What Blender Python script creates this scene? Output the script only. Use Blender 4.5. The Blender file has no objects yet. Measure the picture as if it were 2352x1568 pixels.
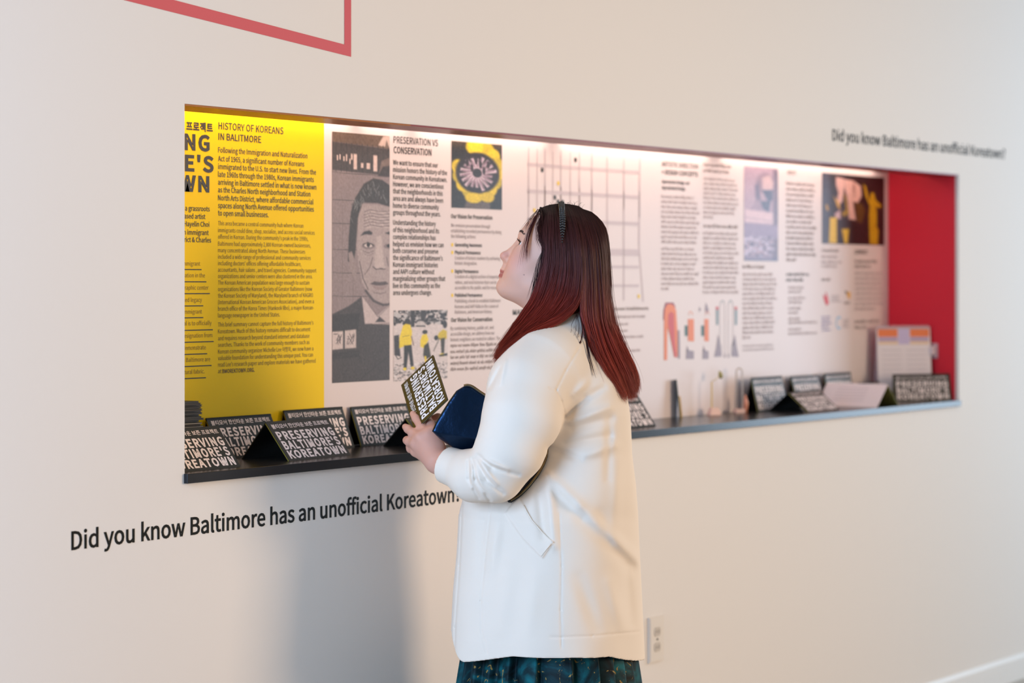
import bpy, bmesh, math, random
import numpy as np
from mathutils import Vector, Matrix
random.seed(7); rng = np.random.default_rng(7)
C = bpy.context.scene.collection
SC = bpy.context.scene

# ------------------------------------------------------------------ camera
FPX = 85 / 36 * 2352            # focal length in pixels of the 2352 x 1568 frame
VX = 3808.0                     # wall vanishing point, pixels right of centre
TH = math.atan(VX / FPX)
SN, CS = math.sin(TH), math.cos(TH)
KW = 0.2406                     # pixels per metre on the wall = KW*(4984-x)
CAMD = FPX / (KW * VX) * SN     # camera distance from the wall
CAMH = 1.42
CAM = Vector((0, -CAMD, CAMH)); FW = Vector((CS, SN, 0)); RT = Vector((SN, -CS, 0)); UP = Vector((0, 0, 1))
cam = bpy.data.cameras.new('camera'); camo = bpy.data.objects.new('camera', cam); C.objects.link(camo)
camo.location = CAM; camo.rotation_euler = (math.pi / 2, 0, math.atan2(-CS, SN))
cam.lens = 85; cam.sensor_width = 36; cam.shift_y = -130 / 2352; cam.clip_end = 60
cam.dof.use_dof = True; cam.dof.focus_distance = 5.25; cam.dof.aperture_fstop = 3.0
SC.camera = camo

def ray(px, py): return FW + RT * ((px - 1176) / FPX) + UP * ((654 - py) / FPX)
def P(px, py, z): return CAM + ray(px, py) * z
def W(px, py, off=0.0):
    r = ray(px, py); return CAM + r * ((off + CAMD) / r.y)

# ------------------------------------------------------------------ world, lights, exposure
def lin(c): return tuple(((v / 255) / 12.92 if v <= 10 else (((v / 255) + .055) / 1.055) ** 2.4) for v in c)
w = bpy.data.worlds.new('room_light'); SC.world = w; w.use_nodes = True
bg = w.node_tree.nodes['Background']; bg.inputs[0].default_value = (1.0, .975, .945, 1); bg.inputs[1].default_value = .22
SC.view_settings.view_transform = 'Standard'; SC.view_settings.look = 'None'
SC.view_settings.exposure = 0.5; SC.view_settings.gamma = 1.0; SC.view_settings.use_curve_mapping = False

def area(name, loc, target, sx, sy, power, col, spread=180):
    l = bpy.data.lights.new(name, 'AREA'); l.shape = 'RECTANGLE'; l.size = sx; l.size_y = sy; l.energy = power; l.color = col
    l.spread = math.radians(spread)
    o = bpy.data.objects.new(name, l); C.objects.link(o); o.location = loc
    o.rotation_euler = (Vector(target) - Vector(loc)).to_track_quat('-Z', 'Y').to_euler()
    return o
BODYZ = 5.48
ctr = P(1260, 1000, BODYZ)
area('warm_lamp_light', ctr + RT * 8.0 + UP * 1.1 - FW * .8, ctr - RT * .1 - FW * .1 + UP * .1, 2.8, 2.4, 44, (1.0, .745, .52), 70)
area('front_window_light', CAM + FW * 2.2 - RT * 1.9 + UP * .35, ctr, 1.2, 1.9, 106, (.43, .66, 1.0))
area('end_window_light', (11.0, -2.0, 1.7), (8.0, 0, 1.3), 1.6, 2.4, 84, (.62, .81, 1.0))
area('ceiling_light', (4.2, -3.2, 3.6), (4.4, 0, 1.4), 3.0, 1.6, 6, (1.0, .96, .92))

# ------------------------------------------------------------------ helpers
MATS = {}
def mat(name, rgb, rough=.6, metal=0.0, spec=.5, srgb=True, coat=0.0, **kw):
    if name in MATS: return MATS[name]
    m = bpy.data.materials.new(name); m.use_nodes = True; b = m.node_tree.nodes['Principled BSDF']
    c = lin(rgb) if srgb else rgb
    b.inputs['Base Color'].default_value = (*c, 1); b.inputs['Roughness'].default_value = rough
    b.inputs['Metallic'].default_value = metal; b.inputs['Specular IOR Level'].default_value = spec
    if coat: b.inputs['Coat Weight'].default_value = coat; b.inputs['Coat Roughness'].default_value = .15
    for k, v in kw.items(): b.inputs[k].default_value = v
    MATS[name] = m; return m
def bump(m, scale, strength, dist=.001, detail=3, kind='noise', stretch=None):
    nt = m.node_tree; b = nt.nodes['Principled BSDF']
    tc = nt.nodes.new('ShaderNodeTexCoord'); n = nt.nodes.new('ShaderNodeTexNoise'); n.inputs['Scale'].default_value = scale; n.inputs['Detail'].default_value = detail
    if stretch:
        mp = nt.nodes.new('ShaderNodeMapping'); mp.inputs['Scale'].default_value = stretch
        nt.links.new(tc.outputs['Object'], mp.inputs[0]); nt.links.new(mp.outputs[0], n.inputs[0])
    else: nt.links.new(tc.outputs['Object'], n.inputs[0])
    bp = nt.nodes.new('ShaderNodeBump'); bp.inputs['Strength'].default_value = strength; bp.inputs['Distance'].default_value = dist
    nt.links.new(n.outputs[0], bp.inputs['Height']); nt.links.new(bp.outputs[0], b.inputs['Normal'])
    return m
def vcol(name, rough=.5, spec=.5, **kw):
    m = mat(name, (255, 255, 255), rough, 0, spec, **kw); nt = m.node_tree
    if not any(n.type == 'ATTRIBUTE' for n in nt.nodes):
        a = nt.nodes.new('ShaderNodeAttribute'); a.attribute_name = 'Col'
        nt.links.new(a.outputs['Color'], nt.nodes['Principled BSDF'].inputs['Base Color'])
    return m

def obj(name, verts, faces, m, parent=None, smooth=False, col=None, mi=None):
    me = bpy.data.meshes.new(name); me.from_pydata([tuple(v) for v in verts], [], [tuple(f) for f in faces])
    for x in (m if isinstance(m, (list, tuple)) else [m]): me.materials.append(x)
    if mi is not None: me.polygons.foreach_set('material_index', np.asarray(mi, dtype=np.int32))
    if smooth: me.polygons.foreach_set('use_smooth', np.ones(len(me.polygons), dtype=bool))
    if col is not None:
        a = me.color_attributes.new('Col', 'FLOAT_COLOR', 'POINT'); cc = np.ones((len(me.vertices), 4), dtype=np.float32); cc[:, :3] = col
        a.data.foreach_set('color', cc.ravel())
    me.update()
    o = bpy.data.objects.new(name, me); C.objects.link(o)
    if parent: o.parent = parent
    return o
def tag(o, label=None, cat=None, group=None, kind=None):
    if label: o['label'] = label
    if cat: o['category'] = cat
    if group: o['group'] = group
    if kind: o['kind'] = kind
    return o
def empty(name, loc, rz=0, label=None, cat=None, group=None):
    o = bpy.data.objects.new(name, None); C.objects.link(o); o.location = loc; o.rotation_euler = (0, 0, rz); o.empty_display_size = .05
    return tag(o, label, cat, group)

class MB:                                   # collects shapes into one mesh
    def __init__(s): s.v = []; s.f = []; s.mi = []
    def add(s, v, f, mi=0):
        b = len(s.v); s.v += [tuple(x) for x in v]; s.f += [tuple(b + i for i in q) for q in f]; s.mi += [mi] * len(f)
    def box(s, a, b, mi=0):
        x0, y0, z0 = a; x1, y1, z1 = b
        s.add([(x0,y0,z0),(x1,y0,z0),(x1,y1,z0),(x0,y1,z0),(x0,y0,z1),(x1,y0,z1),(x1,y1,z1),(x0,y1,z1)],
              [(0,3,2,1),(4,5,6,7),(0,1,5,4),(1,2,6,5),(2,3,7,6),(3,0,4,7)], mi)
    def hexa(s, p, mi=0):                   # 8 points: bottom loop, top loop
        s.add(p, [(0,3,2,1),(4,5,6,7),(0,1,5,4),(1,2,6,5),(2,3,7,6),(3,0,4,7)], mi)
    def tube(s, pts, r, n=8, mi=0, cap=True):
        pts = [Vector(p) for p in pts]; rs = r if isinstance(r, (list, tuple)) else [r] * len(pts)
        vs = []; up = Vector((.13, .2, .97)).normalized()
        for i, p in enumerate(pts):
            t = (pts[min(i + 1, len(pts) - 1)] - pts[max(i - 1, 0)]).normalized()
            a = t.cross(up)
            if a.length < 1e-3: a = t.cross(Vector((1, 0, 0)))
            a.normalize(); b = t.cross(a)
            for k in range(n):
                q = 2 * math.pi * k / n; vs.append(p + (a * math.cos(q) + b * math.sin(q)) * rs[i])
        fs = [(i*n+k, i*n+(k+1)%n, (i+1)*n+(k+1)%n, (i+1)*n+k) for i in range(len(pts)-1) for k in range(n)]
        if cap: fs += [tuple(range(n-1, -1, -1)), tuple((len(pts)-1)*n + k for k in range(n))]
        s.add(vs, fs, mi)
    def build(s, name, m, parent=None, smooth=False): return obj(name, s.v, s.f, m, parent, smooth, mi=s.mi)

# ------------------------------------------------------------------ text
import os
FD = bpy.utils.system_resource('DATAFILES', path='fonts') or ''
SANS = bpy.data.fonts.load(os.path.join(FD, 'Noto Sans CJK Regular.woff2'))
CAP = 0.2566
_tc = {}
def glyphs(s, bold=0.0, res=2):
    k = (s, bold, res)
    if k in _tc: return _tc[k]
    c = bpy.data.curves.new('t', 'FONT'); c.body = s; c.font = SANS; c.offset = bold; c.resolution_u = res; c.space_character = 1 + max(0, bold - .008) * 9
    o = bpy.data.objects.new('t', c); C.objects.link(o)
    ev = o.evaluated_get(bpy.context.evaluated_depsgraph_get()); m = ev.to_mesh()
    v = np.array([x.co[:2] for x in m.vertices]) if len(m.vertices) else np.zeros((0, 2)); f = [tuple(p.vertices) for p in m.polygons]
    bpy.data.objects.remove(o); bpy.data.curves.remove(c)
    _tc[k] = (v, f); return _tc[k]
def text_on(mb, s, org, ux, uz, cap, width=None, xs=1.0, bold=0.0, res=2, align=0, mi=0, nrm=None, square=False):
    """text with baseline start org, along ux, letters up along uz, cap height in metres"""
    v, f = glyphs(s, bold, res)
    if not len(v): return 0
    sc = cap / (CAP + 2 * bold * .8); x0, x1 = v[:, 0].min(), v[:, 0].max()
    if square: y0, y1 = v[:, 1].min(), v[:, 1].max(); sz = cap / (y1 - y0); vy = (v[:, 1] - y0) * sz
    else: vy = (v[:, 1] + bold * .8) * sc
    kx = (width / (x1 - x0)) if width else sc * xs
    vx = (v[:, 0] - x0) * kx
    ux, uz, org = Vector(ux), Vector(uz), Vector(org)
    vv = [org + ux * float(a) + uz * float(b) for a, b in zip(vx, vy)]
    mb.add(vv, f, mi); return (x1 - x0) * kx
def wtext(mb, s, px, py, cap_px, off, px1=None, xs=1.0, bold=0.0, mi=0, res=2):
    a = W(px, py, off); sc = (off + CAMD) / ray(px, py).y / FPX      # metres per pixel there
    wd = (W(px1, py, off).x - a.x) if px1 else None
    return text_on(mb, s, a, (1, 0, 0), (0, 0, 1), cap_px * sc, wd, xs, bold, res, mi=mi)
def greek(mb, px, px1, py, cap_px, off, mi=0, last=None):
    """an unreadably small printed line: word-length runs of thin upright strokes"""
    a = W(px, py, off); b = W(px1, py, off); sc = (off + CAMD) / ray(px, py).y / FPX; h = cap_px * sc
    x = a.x; st = h * .20; gap = h * .26
    while x < b.x - h:
        n = random.randint(2, 9)
        for k in range(n):
            if x > b.x: break
            hh = h * random.choice((.72, .72, .72, 1.0)); z0 = a.z - (h * .25 if random.random() < .08 else 0)
            mb.add([(x, a.y, z0), (x + st, a.y, z0), (x + st, a.y, a.z + hh), (x, a.y, a.z + hh)], [(0, 1, 2, 3)], mi)
            if random.random() < .55:
                zz = a.z + random.choice((0, hh * .45, hh - st)); mb.add([(x + st, a.y, zz), (x + st + gap, a.y, zz), (x + st + gap, a.y, zz + st), (x + st, a.y, zz + st)], [(0, 1, 2, 3)], mi)
            x += st + gap
        x += h * .42
def poly(mb, pts, off, mi=0):
    mb.add([W(x, y, off) for x, y in pts], [tuple(range(len(pts)))], mi)

# ------------------------------------------------------------------ printed pictures (small rasters on a grid)
class Can:
    def __init__(s, rect, nx, ny, base):
        s.rect = rect; s.nx, s.ny = nx, ny; x0, y0, x1, y1 = rect
        s.X, s.Y = np.meshgrid(np.linspace(x0, x1, nx), np.linspace(y0, y1, ny)); s.c = np.ones((ny, nx, 3)) * np.array(base, float)
        s.px = (x1 - x0) / nx
    def mix(s, m, col):
        m = np.clip(m, 0, 1)[..., None]; s.c = s.c * (1 - m) + np.array(col, float) * m
    def poly(s, pts, col, soft=1.2):
        d = np.full(s.X.shape, 1e9); ins = np.zeros(s.X.shape, bool); n = len(pts)
        for i in range(n):
            (ax, ay), (bx, by) = pts[i], pts[(i + 1) % n]
            ex, ey = bx - ax, by - ay; L = ex * ex + ey * ey + 1e-9
            t = np.clip(((s.X - ax) * ex + (s.Y - ay) * ey) / L, 0, 1)
            d = np.minimum(d, np.hypot(s.X - ax - t * ex, s.Y - ay - t * ey))
            c = ((ay > s.Y) != (by > s.Y)) & (s.X < ex * (s.Y - ay) / (by - ay + 1e-12) + ax); ins ^= c
        sd = np.where(ins, d, -d); s.mix(.5 + sd / (2 * soft), col)
    def ell(s, cx, cy, rx, ry, col, soft=.15, a=0):
        c, q = math.cos(a), math.sin(a); u = (s.X - cx) * c + (s.Y - cy) * q; v = -(s.X - cx) * q + (s.Y - cy) * c
        r = np.hypot(u / rx, v / ry); s.mix((1 - r) / soft + .5, col)
    def line(s, pts, wd, col, soft=1.0):
        d = np.full(s.X.shape, 1e9)
        for (ax, ay), (bx, by) in zip(pts[:-1], pts[1:]):
            ex, ey = bx - ax, by - ay; L = ex * ex + ey * ey + 1e-9
            t = np.clip(((s.X - ax) * ex + (s.Y - ay) * ey) / L, 0, 1); d = np.minimum(d, np.hypot(s.X - ax - t * ex, s.Y - ay - t * ey))
        s.mix((wd / 2 - d) / soft + .5, col)
    def noise(s, amp, cell=3, mask=None):
        ny, nx = s.ny // cell + 2, s.nx // cell + 2
        n = np.kron(rng.normal(0, 1, (ny, nx)), np.ones((cell, cell)))[:s.ny, :s.nx]
        n = n * amp
        if mask is not None: n = n * mask
        s.c = np.clip(s.c + n[..., None], 0, 255)
    def build(s, name, corners, off, parent, m):
        """corners TL TR BR BL in photo pixels, projected on the plane y = off"""
        tl, tr, br, bl = [W(x, y, off) for x, y in corners]
        u0, u1 = tl.x, tr.x; z1 = (tl.z + tr.z) / 2; z0 = (bl.z + br.z) / 2
        fx = np.linspace(corners[0][0], corners[1][0], s.nx); us = np.array([W(x, corners[0][1], off).x for x in fx])
        zs = np.linspace(z1, z0, s.ny)
        V = np.zeros((s.ny, s.nx, 3)); V[..., 0] = us[None]; V[..., 1] = off; V[..., 2] = zs[:, None]
        i = np.arange(s.ny - 1)[:, None] * s.nx + np.arange(s.nx - 1)[None]
        f = np.stack([i, i + s.nx, i + s.nx + 1, i + 1], -1).reshape(-1, 4)
        cl = np.clip(s.c.reshape(-1, 3), 0, 255) / 255; cl = np.where(cl <= .04045, cl / 12.92, ((cl + .055) / 1.055) ** 2.4)
        return obj(name, V.reshape(-1, 3).tolist(), f.tolist(), m, parent, col=cl)
# ------------------------------------------------------------------ the room: wall with a lit recess, floor, baseboard
DEP = .2632                                                  # depth of the recess
SOF = .11                                                    # depth of the soffit board in front of the light slot
UL, UR = W(424, 654).x, W(2202, 654).x
ZT, ZB = W(424, 238).z, W(424, 1110).z
ZS = W(424, 1087.5).z                                        # top of the shelf
M_wall = bump(mat('wall_paint', (224, 217, 210), .62, spec=.3), 60, .08, .002)
M_white = mat('white_vinyl', (231, 217, 215), .42, spec=.22)
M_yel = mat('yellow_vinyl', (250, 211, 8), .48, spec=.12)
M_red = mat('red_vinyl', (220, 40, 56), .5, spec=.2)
M_redg = mat('recess_soffit_shaded_red', (132, 38, 42), .34, spec=.3)  # red lining darkened to maroon, soffit shade painted into the colour
M_yelg = mat('recess_soffit_shaded_yellow', (156, 88, 6), .34, spec=.25)  # yellow wrap taken down to brown, its shade is in the base colour
M_ink = mat('black_ink', (36, 33, 30), .55)
M_grey = mat('grey_ink', (138, 124, 122), .6)
M_faint = mat('faint_ink', (184, 170, 172), .6)
M_olive = mat('olive_ink', (128, 102, 22), .6)
M_letter = mat('wall_lettering_vinyl', (9, 14, 13), .6, spec=.15)
M_photo = vcol('printed_photo', .42, .4)
x0, x1, z1 = -6.0, 12.0, 3.4
TK = .012
b = MB()
b.box((x0, 0, 0), (UL, TK, z1)); b.box((UR, 0, 0), (x1, TK, z1)); b.box((UL, 0, 0), (UR, TK, ZB)); b.box((UL, 0, ZT), (UR, TK, z1))
tag(b.build('wall_back', M_wall), kind='structure')
M_floor = bump(mat('floor_concrete', (168, 158, 146), .45), 8, .1)
b = MB(); b.box((x0, -9, -.1), (x1, .6, 0)); tag(b.build('floor', M_floor), kind='structure')
b = MB(); hb = W(2352, 1500, -.012).z
b.box((x0, -.014, 0), (x1, 0, hb - .012)); b.add([(x0,-.014,hb-.012),(x1,-.014,hb-.012),(x1,-.004,hb),(x0,-.004,hb),(x0,0,hb),(x1,0,hb)], [(0,1,2,3),(3,2,5,4)])
tag(b.build('baseboard_back', mat('baseboard_paint', (226, 222, 217), .35)), kind='structure')

OFF = DEP - .0006
UY = W(745, 600, OFF).x; UW = UR - .0005
# soffit board at the front of the recess top (yellow over the yellow panel, red along the rest, shade put into both colours) and the closed slot behind it
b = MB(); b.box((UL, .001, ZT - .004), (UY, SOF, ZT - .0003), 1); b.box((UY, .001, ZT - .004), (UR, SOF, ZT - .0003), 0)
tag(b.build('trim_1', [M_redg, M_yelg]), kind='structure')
b = MB(); b.box((UL, TK, ZT - .0003), (UR, SOF, ZT + .02)); b.box((UL, TK, ZT + .09), (UR, DEP + .01, ZT + .10)); b.box((UL, TK, ZT + .02), (UR, TK + .01, ZT + .09))
tag(b.build('trim_2', mat('slot_white', (226, 222, 218), .6)), kind='structure')
# LED strips inside the slot, plus an added second row nearer the panel
LEDS = [(UL + .02, UY + .10, 1.0), (UY + .14, W(1130, 600).x, .85), (W(1150, 600).x, W(1440, 600).x, .95), (W(1470, 600).x, W(1800, 600).x, 1.05), (W(1830, 600).x, UR - .12, .9)]
for a, c, k in LEDS:
    area('led_strip_light', ((a + c) / 2, SOF + .085, ZT + .05), ((a + c) / 2, SOF + .10, ZT - .3), c - a, .012, 0.5 * k * (c - a), (1.0, .66, .56))
    area('led_strip_light', ((a + c) / 2, DEP - .022, ZT + .035), ((a + c) / 2, DEP - .004, ZT - .12), c - a, .008, 0.42 * k * (c - a), (1.0, .84, .70))  # extra strip added close to the panel to brighten its top band
# ------------------------------------------------------------------ printed panels lining the recess
def panel(name, ua, ub, m, label):
    r = empty(name, ((ua + ub) / 2, DEP, ZS), 0, label, 'panel')
    bb = MB(); bb.box((ua, DEP, ZS), (ub, DEP + .004, ZT + .088)); o = bb.build('panel_sheet', m); return r, o
def adopt(o, r):
    o.parent = r; o.matrix_parent_inverse = Matrix.Translation(-Vector(r.location)); return o
YP, o = panel('text_panel', UL - .002, UY, M_yel, 'bright yellow text panel at the left end of the recess'); adopt(o, YP)
WP, o = panel('exhibition_panel', UY, UW, M_white, 'long white panel with photographs, map and text columns in the recess'); adopt(o, WP)
RP = empty('end_panel', (UR, DEP / 2, ZS), 0, 'plain red panel closing the right end of the recess', 'panel')
b = MB(); b.box((UR - .003, TK + .0005, ZS), (UR - .0002, DEP, ZT + .088)); adopt(b.build('panel_sheet', M_red), RP)
b = MB(); b.box((UL + .0002, TK + .0005, ZS), (UL + .003, DEP, ZT + .088)); tag(b.build('trim_3', M_yel), kind='structure')

def block(name, parent, fn, m=M_ink):
    bb = MB(); fn(bb); return adopt(bb.build(name, m), parent)
T = OFF
# ---- yellow panel
KOR = '볼티모어 한인타운 보존 프로젝트'
block('heading', YP, lambda b: (wtext(b, '프로젝트', 428, 298, 18, T, 489, bold=.012)))
def big(b):
    for s, y, xr, cp in (('PRESERVING', 348, 482, 37), ("BALTIMORE'S", 396.5, 491, 37), ('KOREATOWN', 442, 481, 37)):
        a = W(xr, y, T); wd = {'PRESERVING': .40, "BALTIMORE'S": .44, 'KOREATOWN': .42}[s]
        sc = (T + CAMD) / ray(xr, y).y / FPX
        v0 = len(b.v); f0 = len(b.f)
        t = MB(); text_on(t, s, a - Vector((wd, 0, 0)), (1, 0, 0), (0, 0, 1), cp * sc, wd, bold=.016, res=3)
        keep = [f for f in t.f if all(t.v[i][0] > UL - .0 for i in f)]
        b.add(t.v, keep)
block('title', YP, big)
def cut(b, s, xr, y, cap, bold=0.0, wd=None, xs=1.0):      # right-aligned line running behind the left edge of the opening
    a = W(xr, y, T); sc = (T + CAMD) / ray(xr, y).y / FPX
    t = MB(); ww = text_on(t, s, (0, 0, 0), (1, 0, 0), (0, 0, 1), cap * sc, None, xs, bold)
    b.add([(v[0] + a.x - ww, a.y, v[2] + a.z) for v in t.v], [f for f in t.f if all(t.v[i][0] + a.x - ww > UL for i in f)])
def intro(b):
    for s, xr, y in (('a grassroots', 482, 485.5), ('ased artist', 472, 503), ('Hayelin Choi', 481, 521), ('n immigrant', 479.5, 540), ('rict & Charles', 485, 557)):
        cut(b, s, xr, y, 11.3, .006)
block('paragraph', YP, intro)
LST = [('mmigrant', 460, 610, 619), ('ination in the', 471, 637, 647), ('graphic center', 479, 665, 674), ('ned legacy', 464, 693, 702), ('immigrant', 464, 720, 729),
       ('oal is to officially', 486, 746, 757), ('designation from', 488, 774, 784), ('demonstrate', 473, 802, 812), ('n Baltimore are', 483, 829, 839), ('ultural fabric.', 470, 857, 867)]
block('list_text', YP, lambda b: [cut(b, s, xr, y, 9.6) for s, xr, y, _ in LST], M_olive)
def rules(b):
    for s, xr, y, yl in LST:
        a = W(xr + 3, yl, T); b.add([(UL, T, a.z - .0012), (a.x, T, a.z - .0012), (a.x, T, a.z + .0012), (UL, T, a.z + .0012)], [(0, 1, 2, 3)])
block('list_rules', YP, rules)
block('heading', YP, lambda b: (wtext(b, 'HISTORY OF KOREANS', 502, 296.5, 16.2, T, 651, bold=.004), wtext(b, 'IN BALITMORE', 502, 321, 15.8, T, 600, bold=.006)))
H1 = [('Following the Immigration and Naturalization', 350, 706), ('Act of 1965, a significant number of Koreans', 370, 699), ('immigrated to the U.S. to start new lives. From the', 388, 726),
      ('late 1960s through the 1980s, Korean immigrants', 406, 721), ('arriving in Baltimore settled in what is now known', 424, 727), ('as the Charles North neighborhood and Station', 441.5, 713),
      ('North Arts District, where affordable commercial', 460, 720), ('spaces along North Avenue offered opportunities', 477.5, 721), ('to open small businesses.', 495, 617)]
block('paragraph', YP, lambda b: [wtext(b, s, 501, y, 12.3, T, x, bold=.005) for s, y, x in H1])
H2 = [('This area became a central community hub where Korean', 517, 697), ('immigrants could dine, shop, socialize, and access social services', 533, 723), ("offered in Korean. During the community's peak in the 1990s,", 548, 708),
      ('Baltimore had approximately 2,800 Korean-owned businesses,', 564, 714), ('many concentrated along North Avenue. These businesses', 579, 701), ('included a wide range of professional and community services', 594, 714),
      ("including doctors' offices offering affordable healthcare,", 609, 692), ('accountants, hair salons , and travel agencies. Community support', 624, 727), ('organizations and senior centers were also clustered in the area.', 638.5, 718),
      ('The Korean American population was large enough to sustain', 653.5, 711), ('organizations like the Korean Society of Greater Baltimore (now', 668.5, 717), ('the Korean Society of Maryland), the Maryland branch of KAGRO', 683.5, 719),
      ('(International Korean American Grocers Association), and even a', 698.5, 721), ('branch office of the Korea Times (Hankook Ilbo), a major Korean-', 713.5, 721), ('language newspaper in the United States.', 729, 643)]
H3 = [("This brief summary cannot capture the full history of Baltimore's", 750, 720), ('Koreatown. Much of this history remains difficult to document', 765.5, 713), ('and requires research beyond standard internet and database', 781.5, 711),
      ('searches. Thanks to the work of community members such as', 796.5, 711), ('Korean community organizer Michelle Lee 이명희, we now have a', 812, 720), ('valuable foundation for understanding this unique past. You can', 827, 719),
      ("read Lee's research paper and explore materials we have gathered", 842, 725)]
block('paragraph', YP, lambda b: [wtext(b, s, 501, y, 9.6, T, x) for s, y, x in H2], mat('brown_ink', (104, 82, 24), .6))
block('paragraph', YP, lambda b: [wtext(b, s, 501, y, 9.6, T, x) for s, y, x in H3] + [wtext(b, 'at', 501, 857, 9.6, T, 509), wtext(b, 'BMOREKTOWN.ORG.', 511, 857, 9.4, T, 585, bold=.010)], MATS['brown_ink'])

# ---- white panel: text columns
block('heading', WP, lambda b: (wtext(b, 'PRESERVATION VS', 904, 328, 15.5, T, 1006, bold=.004), wtext(b, 'CONSERVATION', 904, 351.5, 15.5, T, 991, bold=.008)))
G1 = [('We want to ensure that our', 378, 1006), ('mission honors the history of the', 394.5, 1027), ('Korean community in Koreatown.', 411, 1027), ('However, we are conscientious', 427.5, 1019), ('that the neighborhoods in this', 444, 1017),
      ('area are and always have been', 460.5, 1018), ('home to diverse community', 477, 1008), ('groups throughout the years.', 493, 1012)]
G2 = [('Understanding the history', 516, 1001), ('of this neighborhood and its', 533, 1009), ('complex relationships has', 549, 1001), ('helped us envision how we can', 565.5, 1019), ('both conserve and preserve', 581, 1007), ("the significance of Baltimore's", 597, 1017),
      ('Korean immigrant histories', 613, 1006), ('and AAPI culture without', 629, 998), ('marginalizing other groups that', 645, 1023), ('live in this community as the', 661.5, 1011), ('area undergoes change.', 677.5, 992)]
block('paragraph', WP, lambda b: [wtext(b, s, 903, y, 11.3, T, x, bold=.006) for s, y, x in G1])
block('paragraph', WP, lambda b: [wtext(b, s, 903, y, 11.3, T, x, bold=.006) for s, y, x in G2])
block('heading', WP, lambda b: wtext(b, 'Our Vision for Preservation', 1036, 501, 9.8, T, 1131, bold=.010))
block('heading', WP, lambda b: wtext(b, 'Our Vision for Conservation', 1036, 739.5, 9.8, T, 1131, bold=.010))
BL = [('Generating Awareness', 566, 1107), ('Physical Permanence', 583.5, 1104), ('Digital Permanence', 627, 1099), ('Published Permanence', 682, 1108)]
for s, y, x in BL: block('list_heading', WP, lambda b: wtext(b, s, 1045, y, 8.4, T, x, bold=.010))
V1 = [('We envision preservation through', 521, 1036, 1126), ('establishing recorded permanence by doing', 533.5, 1036, 1152), ('the following actions:', 546, 1036, 1093), ('Creation of historic markers by achieving', 596, 1045, 1149), ('historic designation.', 608, 1045, 1096),
      ('Creation of a digital archive of important', 639, 1045, 1150), ('videos, and oral histories that can be', 652, 1045, 1141), ('accessible to the public and for research.', 664.5, 1045, 1150), ('Publishing a book to establish Baltimore', 695, 1045, 1150), ('Koreans and AAPI folks in the canon of', 708, 1045, 1145), ('Baltimore, and American History.', 720.5, 1045, 1131)]
for k0, k1 in ((0, 3), (3, 5), (5, 8), (8, 11)): block('paragraph', WP, lambda b: [wtext(b, s, xa, y, 8.2, T, x) for s, y, xa, x in V1[k0:k1]], M_grey)
V2 = [('By combining history, public art, and', 758, 1134), ('accessible design, we address how our', 771, 1136), ('historic neighbors are rooted in culture. The', 784, 1149)]
block('paragraph', WP, lambda b: [wtext(b, s, 1035, y, 8.2, T, x) for s, y, x in V2] + [greek(b, 1035, x, y, 8.0, T) for y, x in ((797, 1150), (811, 1147), (824, 1150), (838, 1146), (851.5, 1138))], M_grey)
M_bul = mat('yellow_ink', (244, 205, 30), .5)
def dot(b, x, y, r, off, mi=0, n=14):
    c = W(x, y, off); sc = (off + CAMD) / ray(x, y).y / FPX * r
    b.add([c + Vector((math.cos(t) * sc, 0, math.sin(t) * sc)) for t in (2 * math.pi * k / n for k in range(n))], [tuple(range(n))], mi)
for y in (562, 579.5, 622.5, 678): block('bullet_mark', WP, lambda b: dot(b, 1039, y, 4.4, T), M_bul)

# ---- map
def zx(x): return 1160 + x / 3.919
def zy(y): return 320 + y / 3.919
M_road = mat('map_road_ink', (206, 190, 193), .55)
def road(b, a, c, wd):
    p, q = W(zx(a[0]), zy(a[1]), T), W(zx(c[0]), zy(c[1]), T); d = (q - p).normalized(); n = Vector((-d.z, 0, d.x)) * wd / 2
    b.add([p - n, q - n, q + n, p + n], [(0, 1, 2, 3)])
def mapf(b):
    for x, ya, yb, wd in ((213, 70, 1430, .006), (290, 80, 1430, .004), (360, 80, 1430, .006), (432, 110, 1430, .004), (503, 100, 1430, .006), (588, 110, 1430, .004), (670, 110, 1430, .006), (782, 120, 1430, .006), (920, 150, 1430, .005), (1070, 170, 1450, .007)):
        road(b, (x, ya), (x, yb), wd)
    road(b, (1214, 170), (1207, 950), .009); road(b, (1207, 950), (1245, 1460), .007)
    for ya, yb, wd in ((225, 298, .010), (463, 522, .010), (712, 768, .010), (1000, 1018, .019), (1142, 1145, .008), (1318, 1316, .008)):
        pa, pb = W(zx(200), zy(ya), T), W(zx(1205), zy(yb), T); z = (pa.z + pb.z) / 2
        b.add([(pa.x, T, z - wd / 2), (pb.x, T, z - wd / 2), (pb.x, T, z + wd / 2), (pa.x, T, z + wd / 2)], [(0, 1, 2, 3)])
    for x, ya, yb in ((215, 420, 600), (360, 420, 600), (503, 430, 560), (670, 440, 620), (782, 450, 640), (1070, 470, 620), (1210, 470, 700)):
        y = ya; b2 = MB()
        while y < yb:
            h = random.uniform(8, 18); road(b2, (x, y), (x, y + h * .8), .0035); y += h
        adopt(b2.build('street_name', M_grey), WP)
block('street_map', WP, mapf, M_road)
for x, y in ((335, 275), (635, 185), (450, 523), (478, 560), (520, 565)): block('map_pin', WP, lambda b: dot(b, zx(x), zy(y), 5.6, T - .0003), M_ink)
for x, y in ((480, 395), (265, 638), (1205, 1412)): block('map_pin', WP, lambda b: dot(b, zx(x), zy(y), 5.2, T - .0003), M_bul)
block('heading', WP, lambda b: wtext(b, 'MAP', 1178, 723, 12, T, 1203, bold=.012))
block('heading', WP, lambda b: wtext(b, 'Former Korean Establishments', 1384, 713, 7.5, T, 1490, bold=.010), M_grey)
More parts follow.
